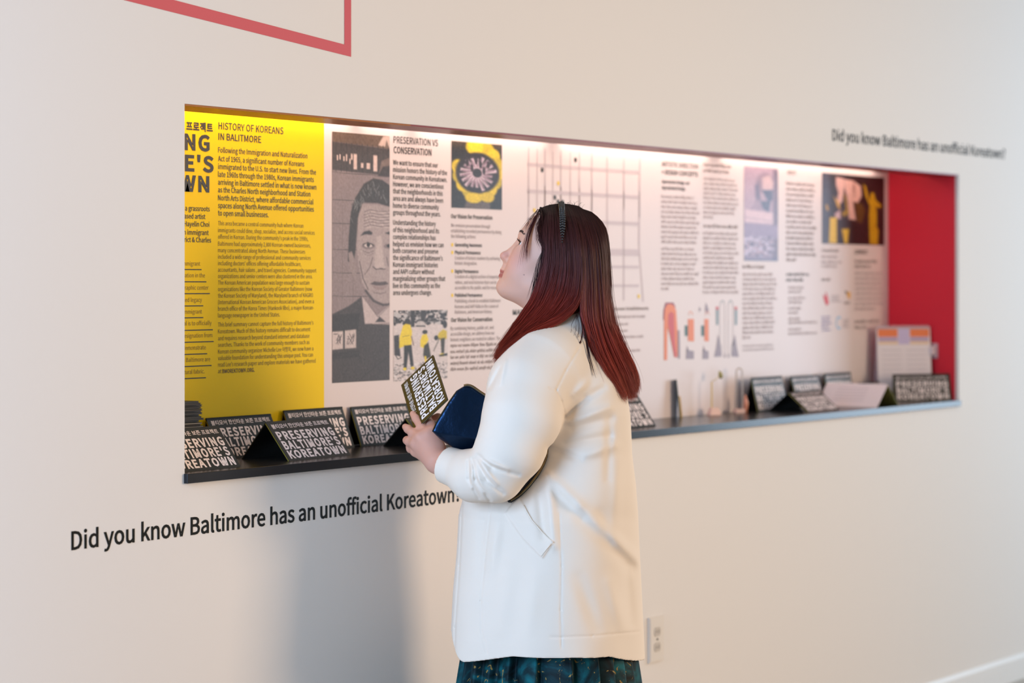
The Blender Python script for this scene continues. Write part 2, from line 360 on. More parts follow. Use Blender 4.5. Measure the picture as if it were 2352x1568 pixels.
block('paragraph', WP, lambda b: [greek(b, 1395, x, y, 7, T) for y, x in ((731, 1484), (748, 1445), (763, 1444), (778, 1478), (792, 1440), (810, 1470))], M_faint)
block('paragraph', WP, lambda b: [greek(b, 1178, x, y, 7.5, T) for y, x in ((748, 1330), (761, 1320), (774, 1335), (788, 1325), (801, 1330))], M_grey)

# ---- far text columns (too small and soft to read)
block('heading', WP, lambda b: (wtext(b, 'ARTISTIC DIRECTION', 1520, 381.5, 11, T, 1603, bold=.004), wtext(b, '+ DESIGN CONCEPTS', 1520, 400, 11, T, 1603, bold=.010)))
block('heading', WP, lambda b: (wtext(b, 'Appropriate Design, not', 1520, 420, 8, T, 1584, bold=.010), wtext(b, 'Appropriated Design.', 1520, 434, 8, T, 1575, bold=.010)))
def col(parent, rows, x, m, cap=7.4):
    block('paragraph', parent, lambda b: [greek(b, x, x1, y, cap, T) for y, x1 in rows], m)
def rows(y0, y1, n, xr, jit=8, last=None):
    r = [(y0 + (y1 - y0) * i / (n - 1), xr - random.uniform(0, jit)) for i in range(n)]
    if last: r[-1] = (r[-1][0], last)
    return r
col(WP, rows(454, 558, 10, 1606), 1519, M_faint); col(WP, rows(574, 666, 9, 1605, last=1536), 1519, M_faint)
block('heading', WP, lambda b: [greek(b, 1616, x, y, 8, T) for y, x in ((381, 1680), (394.5, 1676))], M_grey)
block('heading', WP, lambda b: greek(b, 1616, 1694, 522, 8.5, T), M_grey)
col(WP, rows(413, 501, 9, 1697, last=1640), 1616, M_faint); col(WP, rows(538, 674, 13, 1697), 1615, M_faint)
block('heading', WP, lambda b: greek(b, 1706, 1757, 616, 8.2, T), M_grey)
col(WP, rows(633, 778, 14, 1785, last=1725), 1706, M_faint); col(WP, rows(797, 806, 2, 1782), 1706, M_faint, 5.5)
block('heading', WP, lambda b: wtext(b, 'ABOUT', 1808, 400, 9.5, T, 1829, bold=.006), M_grey)
col(WP, rows(424, 599, 15, 1876, last=1828), 1806, M_grey, 7.2)
block('heading', WP, lambda b: [greek(b, 1806, x, y, 8, T) for y, x in ((633, 1857), (646, 1845))], M_ink)
col(WP, [(663, 1846), (673, 1840), (687, 1848), (697, 1842), (711, 1845), (721, 1838), (735, 1842), (744, 1876), (759, 1840), (769, 1876)], 1811, M_faint, 7)
block('heading', WP, lambda b: greek(b, 1887, 1927, 578, 7.6, T), M_grey)
block('heading', WP, lambda b: greek(b, 1887, 1912, 645, 7.6, T), M_grey)
col(WP, [(592, 1925), (604, 1933), (614, 1923)], 1887, M_faint, 7)
block('heading', WP, lambda b: wtext(b, 'CONNECT', 1963, 583, 9.5, T, 1993, bold=.010), M_ink)
for q in (((603, 2014), (615, 1999)), ((742, 2024), (755, 1990))): block('heading', WP, lambda b: [greek(b, 1963, x, y, 8, T) for y, x in q], M_grey)
col(WP, rows(630, 712, 8, 2028, last=2010), 1963, M_faint, 6.6)
def bars(b, x0, y0, x1, y1, n):
    for i in range(n): greek(b, x0, x1 - random.uniform(0, (x1 - x0) * .35), y0 + (y1 - y0) * (i + 1) / n, (y1 - y0) / n * .62, T)
block('logo', WP, lambda b: poly(b, [(1890, 676), (1893, 690), (1898, 702), (1904, 697), (1902, 683), (1897, 668), (1896, 681)], T), mat('logo_red', (214, 60, 66), .5))
block('logo', WP, lambda b: bars(b, 1909, 675, 1932, 693, 3), M_faint)
def ylogo(b): poly(b, [(1942, 668), (1954, 671), (1953, 687), (1947, 683)], T); 
block('logo', WP, ylogo, mat('logo_amber', (232, 178, 92), .5)); block('logo_mark', WP, lambda b: poly(b, [(1940, 667), (1945, 668), (1947, 676), (1942, 674)], T - .0003), M_grey); block('logo_text', WP, lambda b: bars(b, 1939, 688, 1953, 698, 1), M_grey)
block('logo', WP, lambda b: bars(b, 1887, 722, 1910, 760, 5), mat('logo_violet', (120, 108, 168), .5))
def arc(b, cx, cy, r, a0, a1, wd, off, n=20):
    c = W(cx, cy, off); sc = (off + CAMD) / ray(cx, cy).y / FPX
    p = [(math.cos(a0 + (a1 - a0) * i / n), math.sin(a0 + (a1 - a0) * i / n)) for i in range(n + 1)]
    v = [c + Vector((x * (r + s) * sc, 0, z * (r + s) * sc)) for s in (-wd / 2, wd / 2) for x, z in p]
    b.add(v, [(i, i + 1, n + 2 + i, n + 1 + i) for i in range(n)])
block('logo', WP, lambda b: arc(b, 1927, 741, 13, .8, 5.4, 5, T), mat('logo_blue', (160, 196, 222), .5)); block('logo', WP, lambda b: bars(b, 1936, 730, 1954, 752, 3), M_faint)

# ---- coloured design drawings
def dz(pts): return [(1440 + x / 4.355, 660 + y / 4.355) for x, y in pts]
M_or = mat('orange_ink', (232, 122, 56), .5); M_rd = mat('scarlet_ink', (205, 66, 62), .5); M_mar = mat('maroon_ink', (150, 50, 66), .5); M_tl = mat('teal_ink', (46, 92, 84), .5)
M_gb = mat('bluegrey_ink', (128, 146, 152), .5); M_mv = mat('mauve_ink', (150, 132, 142), .5); M_ln = mat('pale_line_ink', (205, 194, 198), .5)
def wide(b):
    poly(b, dz([(385, 150), (465, 150), (490, 200), (380, 200), (372, 330), (362, 320), (365, 230)]), T, 1)
    poly(b, dz([(430, 162), (470, 180), (492, 230), (505, 420), (508, 690), (475, 700), (430, 480), (405, 390), (402, 725), (372, 728), (372, 330), (380, 215), (400, 175)]), T - .0002, 0)
    poly(b, dz([(440, 240), (470, 262), (480, 560), (500, 700), (478, 690), (440, 500), (412, 370), (415, 270)]), T - .0004, 2)
    poly(b, dz([(508, 425), (528, 430), (532, 712), (512, 712)]), T - .0002, 3)
block('design_drawing', WP, wide, [M_or, M_mar, M_rd, M_mv])
def earring(x):
    def f(b):
        w0 = 60 if x < 700 else 42
        poly(b, dz([(x, 315), (x + w0, 315), (x + w0 + 2, 540), (x, 535)]), T, 0); poly(b, dz([(x - 32, 380), (x - 2, 380), (x - 2, 485), (x - 30, 485)]), T, 1)
        poly(b, dz([(x - 15, 625), (x + w0, 635), (x + w0, 715), (x - 20, 715)]), T, 2); poly(b, dz([(x - 10, 580), (x + 10, 630), (x - 15, 640)]), T, 2)
        arc(b, 1440 + (x + 28) / 4.355, 660 + 280 / 4.355, 9, 0, 3.14, 1.6, T)
    return f
block('design_drawing', WP, earring(610), [M_or, M_tl, M_mv]); block('design_drawing', WP, earring(775), [M_or, M_tl, M_mv])
def hook(x, sgn):
    def f(b):
        poly(b, dz([(x - 12, 222), (x + 14, 222), (x + 12, 375), (x - 10, 375)]), T, 0); poly(b, dz([(x - 14, 192), (x + 14, 192), (x + 12, 222), (x - 12, 222)]), T, 1)
        poly(b, dz([(x + 8 * sgn, 470), (x + 40 * sgn, 580), (x + 45 * sgn, 690), (x - 30 * sgn, 695), (x - 10 * sgn, 600)]), T, 2)
        poly(b, dz([(x + 75 * sgn, 640), (x + 85 * sgn, 700), (x + 65 * sgn, 700)]), T, 2)
        xx = x + 52 * sgn
        for a in (xx - 24, xx + 24):
            poly(b, dz([(a - 3, 170), (a + 3, 170), (a + 3, 640), (a - 3, 640)]), T, 3)
        arc(b, 1440 + xx / 4.355, 660 + 170 / 4.355, 9, 0, 3.14, 2.0, T)
    return f
block('design_drawing', WP, hook(903, 1), [M_gb, M_rd, M_mv, M_ln]); block('design_drawing', WP, hook(1090, -1), [M_gb, M_rd, M_mv, M_ln])
block('design_drawing', WP, lambda b: poly(b, dz([(790, 150), (802, 175), (820, 230), (800, 260), (780, 225)]), T), M_mv)
block('design_drawing', WP, lambda b: poly(b, dz([(722, 190), (742, 222), (720, 245)]), T), M_mv)

# ---- printed photographs
c = Can((763, 302, 895, 880), 132, 289, (142, 124, 124))
for y in (395, 458, 512, 572, 626, 680): c.line([(763, y), (895, y + 3)], 1.6, (84, 72, 72))
for x in (787, 812, 850): c.line([(x, 470), (x - 1, 690)], 1.0, (118, 102, 102))
c.poly([(763, 300), (897, 300), (897, 332), (763, 325)], (104, 82, 66)); c.poly([(868, 326), (880, 304), (897, 300), (897, 330)], (206, 180, 168)); c.poly([(884, 330), (888, 312), (893, 328)], (120, 100, 90))
c.poly([(763, 325), (897, 333), (897, 396), (763, 390)], (66, 56, 54))
for x in range(772, 896, 12): c.line([(x, 326), (x, 392)], 1.2, (46, 40, 40))
for x, y, h, wd in ((775, 355, 12, 3), (781, 353, 12, 3), (790, 357, 11, 3), (796, 352, 16, 3), (808, 350, 14, 4), (804, 362, 12, 3), (816, 350, 36, 8), (832, 370, 11, 6), (846, 369, 14, 8), (862, 350, 38, 9)): c.poly([(x - wd / 2, y), (x + wd / 2, y), (x + wd / 2, y + h), (x - wd / 2, y + h)], (222, 196, 188), .8)
c.poly([(870, 395), (876, 362), (897, 352), (897, 396)], (120, 100, 92)); c.poly([(868, 398), (880, 375), (897, 372), (897, 398)], (58, 48, 46))
c.poly([(799, 600), (801, 545), (806, 485), (816, 452), (836, 418), (858, 404), (878, 407), (897, 420), (897, 470), (868, 462), (835, 462), (824, 490), (820, 550), (812, 605)], (52, 44, 42))
for i in range(60):
    a = random.uniform(0, 1); x = 806 + 80 * a; y = 470 - 60 * math.sin(a * 2.4) + random.uniform(0, 30); c.line([(x, y), (x + random.uniform(-6, 6), y + random.uniform(6, 14))], 1.2, (random.randint(40, 150),) * 3)
c.poly([(822, 500), (832, 464), (870, 466), (897, 470), (897, 700), (872, 697), (848, 680), (832, 650), (824, 610), (818, 560)], (168, 150, 148), 2)
c.poly([(800, 580), (808, 576), (816, 600), (820, 640), (812, 636), (803, 612)], (150, 132, 130))
for k in range(6):
    y = 478 + k * 7; c.line([(836, y + 6), (850, y), (870, y + 4), (897, y + 1)], 1.6, (112, 98, 98)); c.line([(840, y + 9), (856, y + 4), (876, y + 7), (897, y + 5)], 1.2, (204, 186, 182))
c.poly([(828, 540), (836, 530), (848, 527), (856, 532), (853, 537), (840, 536)], (48, 42, 42)); c.poly([(884, 532), (897, 527), (897, 536)], (48, 42, 42))
c.ell(846, 563, 15, 8, (128, 112, 112)); c.ell(846, 562, 9, 4.5, (212, 196, 192)); c.ell(846, 561, 4.2, 4.4, (34, 30, 30)); c.line([(834, 560), (845, 555), (858, 562)], 2, (46, 40, 40))
c.ell(892, 563, 10, 6, (128, 112, 112)); c.ell(893, 562, 5, 4, (34, 30, 30)); c.line([(834, 575), (846, 580), (858, 574)], 1.3, (104, 92, 92)); c.line([(836, 582), (848, 586), (858, 580)], 1.0, (120, 104, 104))
c.poly([(866, 540), (876, 540), (882, 600), (884, 616), (862, 616), (860, 604)], (190, 172, 168), 2); c.line([(857, 612), (864, 618), (874, 616), (884, 617)], 2.4, (76, 66, 66)); c.line([(856, 590), (850, 612), (838, 630)], 2, (110, 96, 96)); c.line([(888, 588), (892, 610)], 2, (110, 96, 96))
c.line([(826, 600), (834, 640), (846, 666)], 2.4, (104, 90, 90)); c.poly([(850, 652), (860, 646), (872, 648), (886, 646), (893, 652), (880, 656), (864, 656)], (84, 70, 70)); c.poly([(854, 656), (872, 658), (890, 656), (880, 666), (864, 666)], (150, 128, 126)); c.line([(858, 672), (874, 675), (886, 672)], 2, (116, 100, 100))
c.line([(840, 668), (858, 692), (880, 702), (897, 700)], 5, (74, 64, 64), 3)
c.poly([(763, 722), (800, 704), (820, 690), (830, 682), (838, 742), (897, 748), (897, 882), (763, 882)], (62, 54, 54)); c.poly([(832, 682), (846, 700), (866, 728), (897, 700), (897, 744), (838, 746)], (196, 178, 176)); c.poly([(862, 742), (872, 729), (886, 742)], (58, 50, 52)); c.line([(846, 700), (868, 730), (897, 702)], 1.2, (120, 104, 104)); c.line([(856, 746), (897, 747)], 2, (186, 166, 162))
c.poly([(763, 724), (826, 720), (822, 762), (763, 766)], (44, 38, 38)); c.poly([(763, 762), (788, 761), (788, 802), (763, 804)], (206, 188, 184)); c.poly([(792, 760), (818, 758), (818, 801), (792, 802)], (200, 182, 178))
for cx in (775, 805):
    for i in range(10): c.line([(cx + random.uniform(-9, 9), 780 + random.uniform(-13, 13)), (cx + random.uniform(-9, 9), 780 + random.uniform(-13, 13))], 1.4, (84, 72, 72))
c.poly([(763, 810), (826, 806), (826, 822), (763, 826)], (48, 42, 42)); c.line([(830, 872), (897, 820)], 1.5, (44, 38, 38)); c.line([(788, 840), (800, 848), (786, 862)], 1.5, (46, 40, 40)); c.noise(5, 2)
adopt(c.build('portrait_photo', [(763, 302), (895, 312.5), (895, 872), (763, 880)], T, None, M_photo), WP)

c = Can((1037, 325, 1153, 480), 130, 150, (30, 25, 22))
c.mix(np.clip((345 - c.Y) / 25, 0, 1), (92, 68, 38)); c.poly([(1070, 463), (1126, 462), (1126, 482), (1066, 482)], (96, 84, 80), 3)
for a in range(16):
    t = a * math.pi / 8 + .1; cx, cy = 1098 + 46 * math.cos(t), 395 + 56 * math.sin(t) - 6
    if math.sin(t) > -.3 or abs(math.cos(t)) < .5 or math.cos(t) > 0: c.ell(cx, cy, 15, 17, (226 - 30 * (a % 2), 196 - 24 * (a % 2), 18), .3)
c.ell(1092, 335, 18, 20, (236, 206, 20), .25); c.poly([(1042, 380), (1050, 415), (1070, 440), (1075, 438), (1058, 412), (1048, 372)], (196, 168, 22), 2)
c.ell(1097, 396, 50, 48, (36, 28, 30), .12)
for a in range(18):
    t = a * 2 * math.pi / 18 + .2; r0, r1 = 12, random.uniform(34, 46)
    g = random.randint(180, 235); c.poly([(1096 + r0 * math.cos(t - .3), 396 + r0 * math.sin(t - .3)), (1096 + r1 * math.cos(t - .1), 396 + r1 * math.sin(t - .1)), (1096 + r1 * math.cos(t + .07), 396 + r1 * math.sin(t + .07)), (1096 + r0 * math.cos(t + .3), 396 + r0 * math.sin(t + .3))], (g, g - 22, g - 10), 2)
    c.line([(1096 + 14 * math.cos(t), 396 + 14 * math.sin(t)), (1096 + r1 * .9 * math.cos(t - .05), 396 + r1 * .9 * math.sin(t - .05))], 2.2, (120, 84, 104))
for k in range(6): c.ell(1075 + 9 * k + random.uniform(-2, 2), 372 + random.uniform(-6, 18), 3.5, 9, (44, 34, 38), .3)
c.ell(1088, 455, 20, 12, (226, 196, 20), .3); c.ell(1120, 452, 16, 12, (214, 184, 18), .3); c.noise(9, 2)
adopt(c.build('flower_photo', [(1037, 324), (1153, 332), (1153, 481), (1037, 477.5)], T, None, M_photo), WP)

c = Can((904, 712, 1028, 880), 124, 150, (214, 200, 198))
for i in range(260):
    x, y = random.uniform(904, 1028), random.uniform(712, 745); g = random.choice((30, 60, 110, 190)); c.ell(x, y, random.uniform(1.5, 5), random.uniform(2, 5), (g, g - 6, g - 6), .4)
c.poly([(943, 712), (953, 712), (952, 752), (944, 752)], (46, 40, 40)); c.poly([(966, 712), (978, 712), (976, 748), (967, 748)], (54, 48, 48)); c.ell(966, 746, 11, 8, (196, 186, 184), .3); c.line([(956, 750), (976, 751)], 3, (60, 54, 54))
for i in range(260):
    x, y = random.uniform(904, 1028), random.uniform(838, 880); g = random.choice((90, 130, 180, 226)); c.ell(x, y, random.uniform(1, 4), random.uniform(.8, 2), (g, g - 8, g - 8), .4)
c.poly([(905, 772), (916, 770), (918, 800), (920, 822), (906, 818)], (52, 46, 48)); c.line([(908, 818), (914, 828), (922, 824)], 2, (60, 54, 54))
Yl = (236, 206, 14)
c.ell(936, 739, 6.5, 8, (40, 34, 30), .3); c.poly([(926, 748), (932, 744), (942, 746), (946, 762), (945, 796), (928, 798), (917, 802), (918, 776)], Yl); c.poly([(928, 796), (945, 795), (950, 845), (944, 848), (938, 812), (934, 850), (927, 850), (928, 820)], (36, 32, 30)); c.ell(930, 852, 4, 3.5, Yl, .3); c.ell(948, 851, 4.5, 3.5, Yl, .3); c.line([(945, 775), (950, 796)], 3, (150, 128, 120)); c.line([(925, 775), (940, 772)], 1.4, (150, 130, 20))
c.ell(976, 765, 6, 5, (40, 34, 30), .3); c.poly([(970, 772), (980, 770), (984, 784), (974, 804), (966, 800), (966, 784)], Yl); c.poly([(974, 798), (984, 790), (990, 826), (976, 832), (972, 820)], (50, 44, 30)); c.line([(977, 825), (978, 836)], 4, Yl)
c.ell(1022, 748, 5, 9, (46, 40, 40), .3); c.poly([(1008, 768), (1018, 760), (1026, 764), (1026, 782), (1014, 788), (1004, 780)], (206, 180, 26)); c.poly([(1012, 782), (1022, 780), (1020, 818), (1014, 820)], (60, 52, 40)); c.ell(1002, 780, 5, 6, (36, 32, 30), .3); c.line([(1010, 780), (996, 812)], 2, (90, 80, 70)); c.ell(1016, 822, 6, 4, Yl, .3); c.poly([(1008, 822), (1028, 818), (1028, 824), (1010, 826)], (40, 34, 34)); c.noise(12, 1)
adopt(c.build('street_photo', [(904, 712.5), (1028, 711.5), (1028, 868), (904, 876)], T, None, M_photo), WP)

c = Can((1708, 381, 1787, 600), 70, 150, (178, 150, 166))
c.poly([(1776, 384), (1790, 384), (1790, 600), (1774, 600)], (120, 100, 118), 3); c.ell(1757, 418, 21, 24, (150, 124, 138), .3); c.poly([(1750, 405), (1768, 398), (1776, 415), (1774, 436), (1752, 440)], (206, 174, 176), 3); c.poly([(1733, 425), (1742, 415), (1748, 470), (1736, 462)], (110, 96, 120), 3)
c.poly([(1749, 434), (1775, 432), (1774, 456), (1765, 462)], (84, 82, 108), 2); c.poly([(1724, 478), (1738, 455), (1752, 462), (1760, 482), (1718, 482)], (160, 134, 152), 3); c.poly([(1746, 460), (1770, 458), (1766, 486), (1752, 478)], (88, 84, 108), 2)
c.poly([(1710, 481), (1775, 487), (1776, 512), (1712, 511)], (216, 186, 192), 2); c.line([(1712, 500), (1774, 506)], 1.5, (160, 134, 150)); c.poly([(1706, 512), (1790, 516), (1790, 545), (1706, 548)], (150, 130, 156), 3)
for i in range(120): g = random.choice((110, 150, 176, 198)); c.ell(random.uniform(1708, 1776), random.uniform(545, 590), random.uniform(2, 6), random.uniform(1.5, 4), (g, g - 16, g + 6), .5)
c.mix(np.clip((c.Y - 582) / 18, 0, 1) * .8, (96, 90, 120)); c.noise(5, 2)
adopt(c.build('portrait_photo', [(1709, 381), (1787, 387.5), (1786, 600), (1708, 598)], T, None, M_photo), WP)

c = Can((1888, 398, 2032, 563), 110, 130, (42, 26, 28)); c.mix(np.clip((1912 - c.X) / 10, 0, 1), (64, 58, 72))
def zz(p): return [(1800 + x / 4.612, 360 + y / 4.612) for x, y in p]
PK = (224, 178, 168)
c.poly(zz([(555, 205), (640, 220), (650, 300), (625, 470), (590, 520), (560, 470), (580, 380), (555, 300)]), PK, 2); c.poly(zz([(640, 225), (740, 235), (820, 290), (830, 400), (790, 480), (740, 470), (770, 670), (690, 660), (680, 470), (650, 330)]), PK, 2); c.poly(zz([(740, 240), (760, 300), (750, 420), (735, 330)]), (150, 108, 104), 2)
c.poly(zz([(540, 610), (600, 560), (610, 665), (545, 660)]), (206, 168, 172), 2); c.poly(zz([(530, 420), (580, 470), (610, 560), (570, 540)]), (212, 160, 60), 2); c.poly(zz([(640, 380), (665, 420), (690, 600), (640, 640), (610, 600), (660, 560)]), (170, 132, 22), 2)
c.poly(zz([(760, 480), (830, 480), (870, 560), (830, 700), (780, 680)]), (96, 66, 26), 2); c.poly(zz([(490, 650), (565, 650), (565, 930), (480, 930)]), (232, 186, 24), 2); c.poly(zz([(615, 770), (695, 765), (680, 930), (645, 930)]), (226, 180, 24), 2); c.poly(zz([(445, 520), (465, 510), (480, 580), (455, 580)]), (190, 140, 40), 1.5)
YL2 = (206, 158, 22)
c.poly(zz([(845, 260), (875, 290), (910, 440), (930, 350), (960, 350), (980, 430), (1045, 490), (1030, 520), (985, 510), (995, 600), (990, 730), (1010, 770), (1000, 930), (915, 930), (905, 620), (915, 500), (870, 400)]), YL2, 2); c.noise(6, 2)
adopt(c.build('performance_photo', [(1888, 397.5), (2031, 407), (2031, 563), (1888, 559.5)], T, None, M_photo), WP)

# ------------------------------------------------------------------ vinyl lettering and red outline on the wall
def letters(name, s, px, py, cap, px1, label):
    bb = MB(); wtext(bb, s, px, py, cap, -.0006, px1, bold=.0075, res=3)
    o = bb.build(name, M_letter); return tag(o, label, 'lettering')
SENT = 'Did you know Baltimore has an unofficial Koreatown?'
v, f = glyphs(SENT[:-2], .0075, 3); v2, _ = glyphs(SENT, .0075, 3)
ua, ub = W(164, 1263, 0).x, W(1027, 1150, 0).x
uend = ua + (ub - ua) * (v2[:, 0].max() - v2[:, 0].min()) / (v[:, 0].max() - v[:, 0].min())
bb = MB(); a = W(163.8, 1263.4, -.0006); sc = CAMD / ray(164, 1263).y / FPX
text_on(bb, SENT, a, (1, 0, 0), (0, 0, 1), 43.2 * sc, uend - ua, bold=.0075, res=3)
tag(bb.build('wall_lettering', M_letter), 'large dark vinyl sentence on the wall below the recess', 'lettering')
bb = MB(); a = W(1912, 322.5, -.0006); e = W(2309, 370, -.0006); sc = CAMD / ray(1912, 322).y / FPX
text_on(bb, SENT, a, (1, 0, 0), (0, 0, 1), 26.0 * sc, e.x - a.x, bold=.0075, res=3)
tag(bb.build('wall_lettering', M_letter), 'blurred dark vinyl sentence on the wall above the recess at far right', 'lettering')
# red outline: bottom edge and right edge of a big frame that runs out of the picture
o0, o1 = W(284, 0, -.0006), W(806.5, 130.5, -.0006); i0, i1 = W(400, 0, -.0006), W(791, 102, -.0006)
d = (o1 - o0); d1 = (i1 - i0); top = 2.9
fl = Vector((o0.x - d.x * 1.2, 0, o0.z - d.z * 1.2)); il = Vector((i0.x - d1.x * 1.2, 0, i0.z - d1.z * 1.2))
Y = -.0006
bb = MB(); bb.add([(fl.x, Y, fl.z), (o1.x, Y, o1.z), (i1.x, Y, i1.z), (il.x, Y, il.z), (o1.x, Y, top), (i1.x, Y, top)], [(0, 1, 2, 3), (1, 4, 5, 2)])
tag(bb.build('wall_graphic', mat('red_wall_vinyl', (196, 54, 68), .5)), 'red painted outline of a large shape on the upper left of the wall', 'wall graphic')
# electrical outlet
c0 = W(1504, 1467, 0); ot = empty('electrical_outlet', c0, 0, 'small white electrical outlet plate low on the wall right of the woman', 'outlet')
M_pl = mat('outlet_plastic', (222, 212, 200), .4)
bb = MB(); bb.box((-.038, -.006, -.062), (.038, 0, .062)); bb.box((-.035, -.008, -.059), (.035, -.006, .059)); bb.build('cover_plate', M_pl, ot)
for zz_ in (.021, -.021):
    bb = MB(); n = 20; bb.add([(math.cos(t) * .0165, -.0095, zz_ + max(-.0125, min(.0125, math.sin(t) * .017))) for t in (2 * math.pi * k / n for k in range(n))] + [(math.cos(t) * .0165, -.0078, zz_ + max(-.0125, min(.0125, math.sin(t) * .017))) for t in (2 * math.pi * k / n for k in range(n))], [tuple(range(n))] + [(k, n + k, n + (k + 1) % n, (k + 1) % n) for k in range(n)]); so = bb.build('socket', mat('outlet_socket', (196, 184, 170), .4), ot)
    bb = MB()
    for sx, hh in ((-.0062, .004), (.0062, .0048)): bb.box((sx - .001, -.0098, zz_ - hh), (sx + .001, -.0094, zz_ + hh))
    bb.build('slot', mat('slot_dark', (60, 54, 48), .6), so)
bb = MB(); bb.tube([(0, -.0095, 0), (0, -.0078, 0)], .003, 10); bb.build('screw', mat('slot_dark', (60, 54, 48), .6), ot)
# ------------------------------------------------------------------ shelf
def S(px, py):                                   # photo pixel -> point on the shelf top
    r = ray(px, py); return CAM + r * ((ZS - CAMH) / r.z)
M_shelf = mat('black_shelf_laminate', (36, 36, 38), .22, spec=.2)
SHF = -.010
b = MB(); b.box((UL - .002, SHF, ZB), (UR, DEP, ZS))
sh = b.build('display_shelf', M_shelf); tag(sh, 'long thin black glossy shelf along the bottom of the recess', 'shelf')
bv = sh.modifiers.new('bevel', 'BEVEL'); bv.width = .0012; bv.segments = 2

# ------------------------------------------------------------------ booklets
M_blk = mat('black_booklet_cover', (34, 38, 34), .5, spec=.35)
M_in = mat('booklet_inside_black', (16, 16, 15), .6)
M_pg = mat('olive_page_edge', (142, 130, 40), .6)
M_wh = mat('white_print', (240, 226, 224), .55)
M_pink = mat('pale_page', (236, 220, 218), .6)
LINES = [(KOR, .075, .19, .006), ('PRESERVING', .265, .475, .0165), ("BALTIMORE'S", .505, .715, .0165), ('KOREATOWN', .745, .945, .0165)]
def lettering(name, parent, org, ux, dn, nr, w, l, m=None, thin=1.0):
    """org = top-left corner of the face, ux along the text, dn down the face, nr outward normal (local coords of parent)"""
    bb = MB()
    for s, a, c, bo in LINES:
        h = (c - a) * l
        text_on(bb, s, org + dn * (c * l) + ux * (.045 * w) + nr * .0005, ux, -dn, h if s != KOR else h,   .91 * w, bold=bo * thin, res=1 if s == KOR else 2, square=(s == KOR))
    return bb.build(name, m or M_wh, parent)
def slab(mb, org, ux, dn, nr, w, l, t0, t1, mi=0):
    o = org - nr * t1
    p = [org - nr * t1 + dn * l, org - nr * t1 + dn * l + ux * w, org - nr * t0 + dn * l + ux * w, org - nr * t0 + dn * l,
         org - nr * t1, org - nr * t1 + ux * w, org - nr * t0 + ux * w, org - nr * t0]
    mb.hexa(p, mi)
def booklet(label, left=None, right=None, yaw=0.0, w=.232, l=.109, b0=.066, b1=.066, group='tent-folded booklets on the shelf', front=None, text=True, inner=None):
    if left and right:
        A, B = S(*left), S(*right); d = (B - A); w = d.length; d.normalize()
    else:
        d = Vector((math.cos(yaw), math.sin(yaw), 0)); A = S(*left) if left else S(*right) - d * w
    n = Vector((-d.y, d.x, 0)); h = math.sqrt(max(l * l - b0 * b0, 1e-6)); l1 = math.hypot(h, b1)
    rz = math.atan2(d.y, d.x)
    r = empty('folded_booklet', A + d * w / 2 + n * (b0 + b1) / 2, rz, label, 'booklet', group)
    ux = Vector((1, 0, 0)); org = Vector((-w / 2, -(b0 + b1) / 2 + b0, h)); tk = .0036
    dn = Vector((0, -b0, -h)) / l; nr = Vector((0, -h, b0)) / l
    bb = MB(); slab(bb, org, ux, dn, nr, w, l, 0, .001); bb.build('front_leaf', front or M_blk, r)
    bb = MB(); slab(bb, org + dn * .002, ux, dn, nr, w, l - .004, .001, .0031); bb.build('page_block', M_pg, r)
    bb = MB(); slab(bb, org, ux, dn, nr, w, l, .0031, tk); bb.build('inside_leaf', inner or M_in, r)
    dn2 = Vector((0, b1, -h)) / l1; nr2 = Vector((0, h, b1)) / l1
    bb = MB(); slab(bb, org, ux, dn2, nr2, w, l1 - .0006, 0, .001); bb.build('back_leaf', M_blk, r)
    bb = MB(); slab(bb, org + dn2 * .001, ux, dn2, nr2, w, l1 - .002, .001, .0026); bb.build('inside_leaf', inner or M_in, r)
    if text: lettering('title_lettering', r, org, ux, dn, nr, w, l)
    return r
booklet('black booklet tent at the front left corner of the shelf, cut by the opening edge', right=(553, 1071), w=.221)
booklet('black booklet leaning at the back between the booklet stack and the yellow panel', right=(655, 1042), b0=.045, b1=.012, l=.103, w=.226)
booklet('black booklet tent standing at the shelf front below the yellow panel, open dark end showing', left=(665, 1059), right=(806, 1044), b0=.067, b1=.067)
booklet('black booklet tent at the back behind the tent below the yellow panel', right=(815, 1027), w=.222, b0=.04, b1=.02, l=.106)
booklet('black booklet tent below the framed portrait, beside the held booklet', left=(831, 1025), b0=.035, b1=.01, l=.102)
booklet('black booklet tent half hidden behind the hand of the woman', left=(985, 1029), b0=.07, b1=.07, l=.1)
booklet('black booklet tent directly behind the hair of the woman', right=(1507, 978), b0=.06, b1=.06, l=.104)
booklet('black booklet tent standing upright at the left of the far right group', left=(1742, 946), b0=.025, b1=.03, l=.109, yaw=.0, w=.20)
booklet('low flattened black booklet tent at the shelf front in the far right group', left=(1858, 947), b0=.072, b1=.072, l=.094, w=.21)
booklet('black booklet tent behind the low flattened one in the far right group', left=(1836, 936), b0=.032, b1=.02, l=.105, w=.19)
booklet('black booklet tent at the back just left of the calendar stand', left=(1906, 929), b0=.02, b1=.01, l=.104, w=.19)
booklet('greyish booklet tent between the calendar stand and the white booklet', right=(2036, 920), b0=.03, b1=.015, l=.072, w=.15)
booklet('black booklet tent in the far right corner of the shelf, title facing left', left=(2056, 921), right=(2186, 918.5), b0=.016, b1=.006, l=.092)
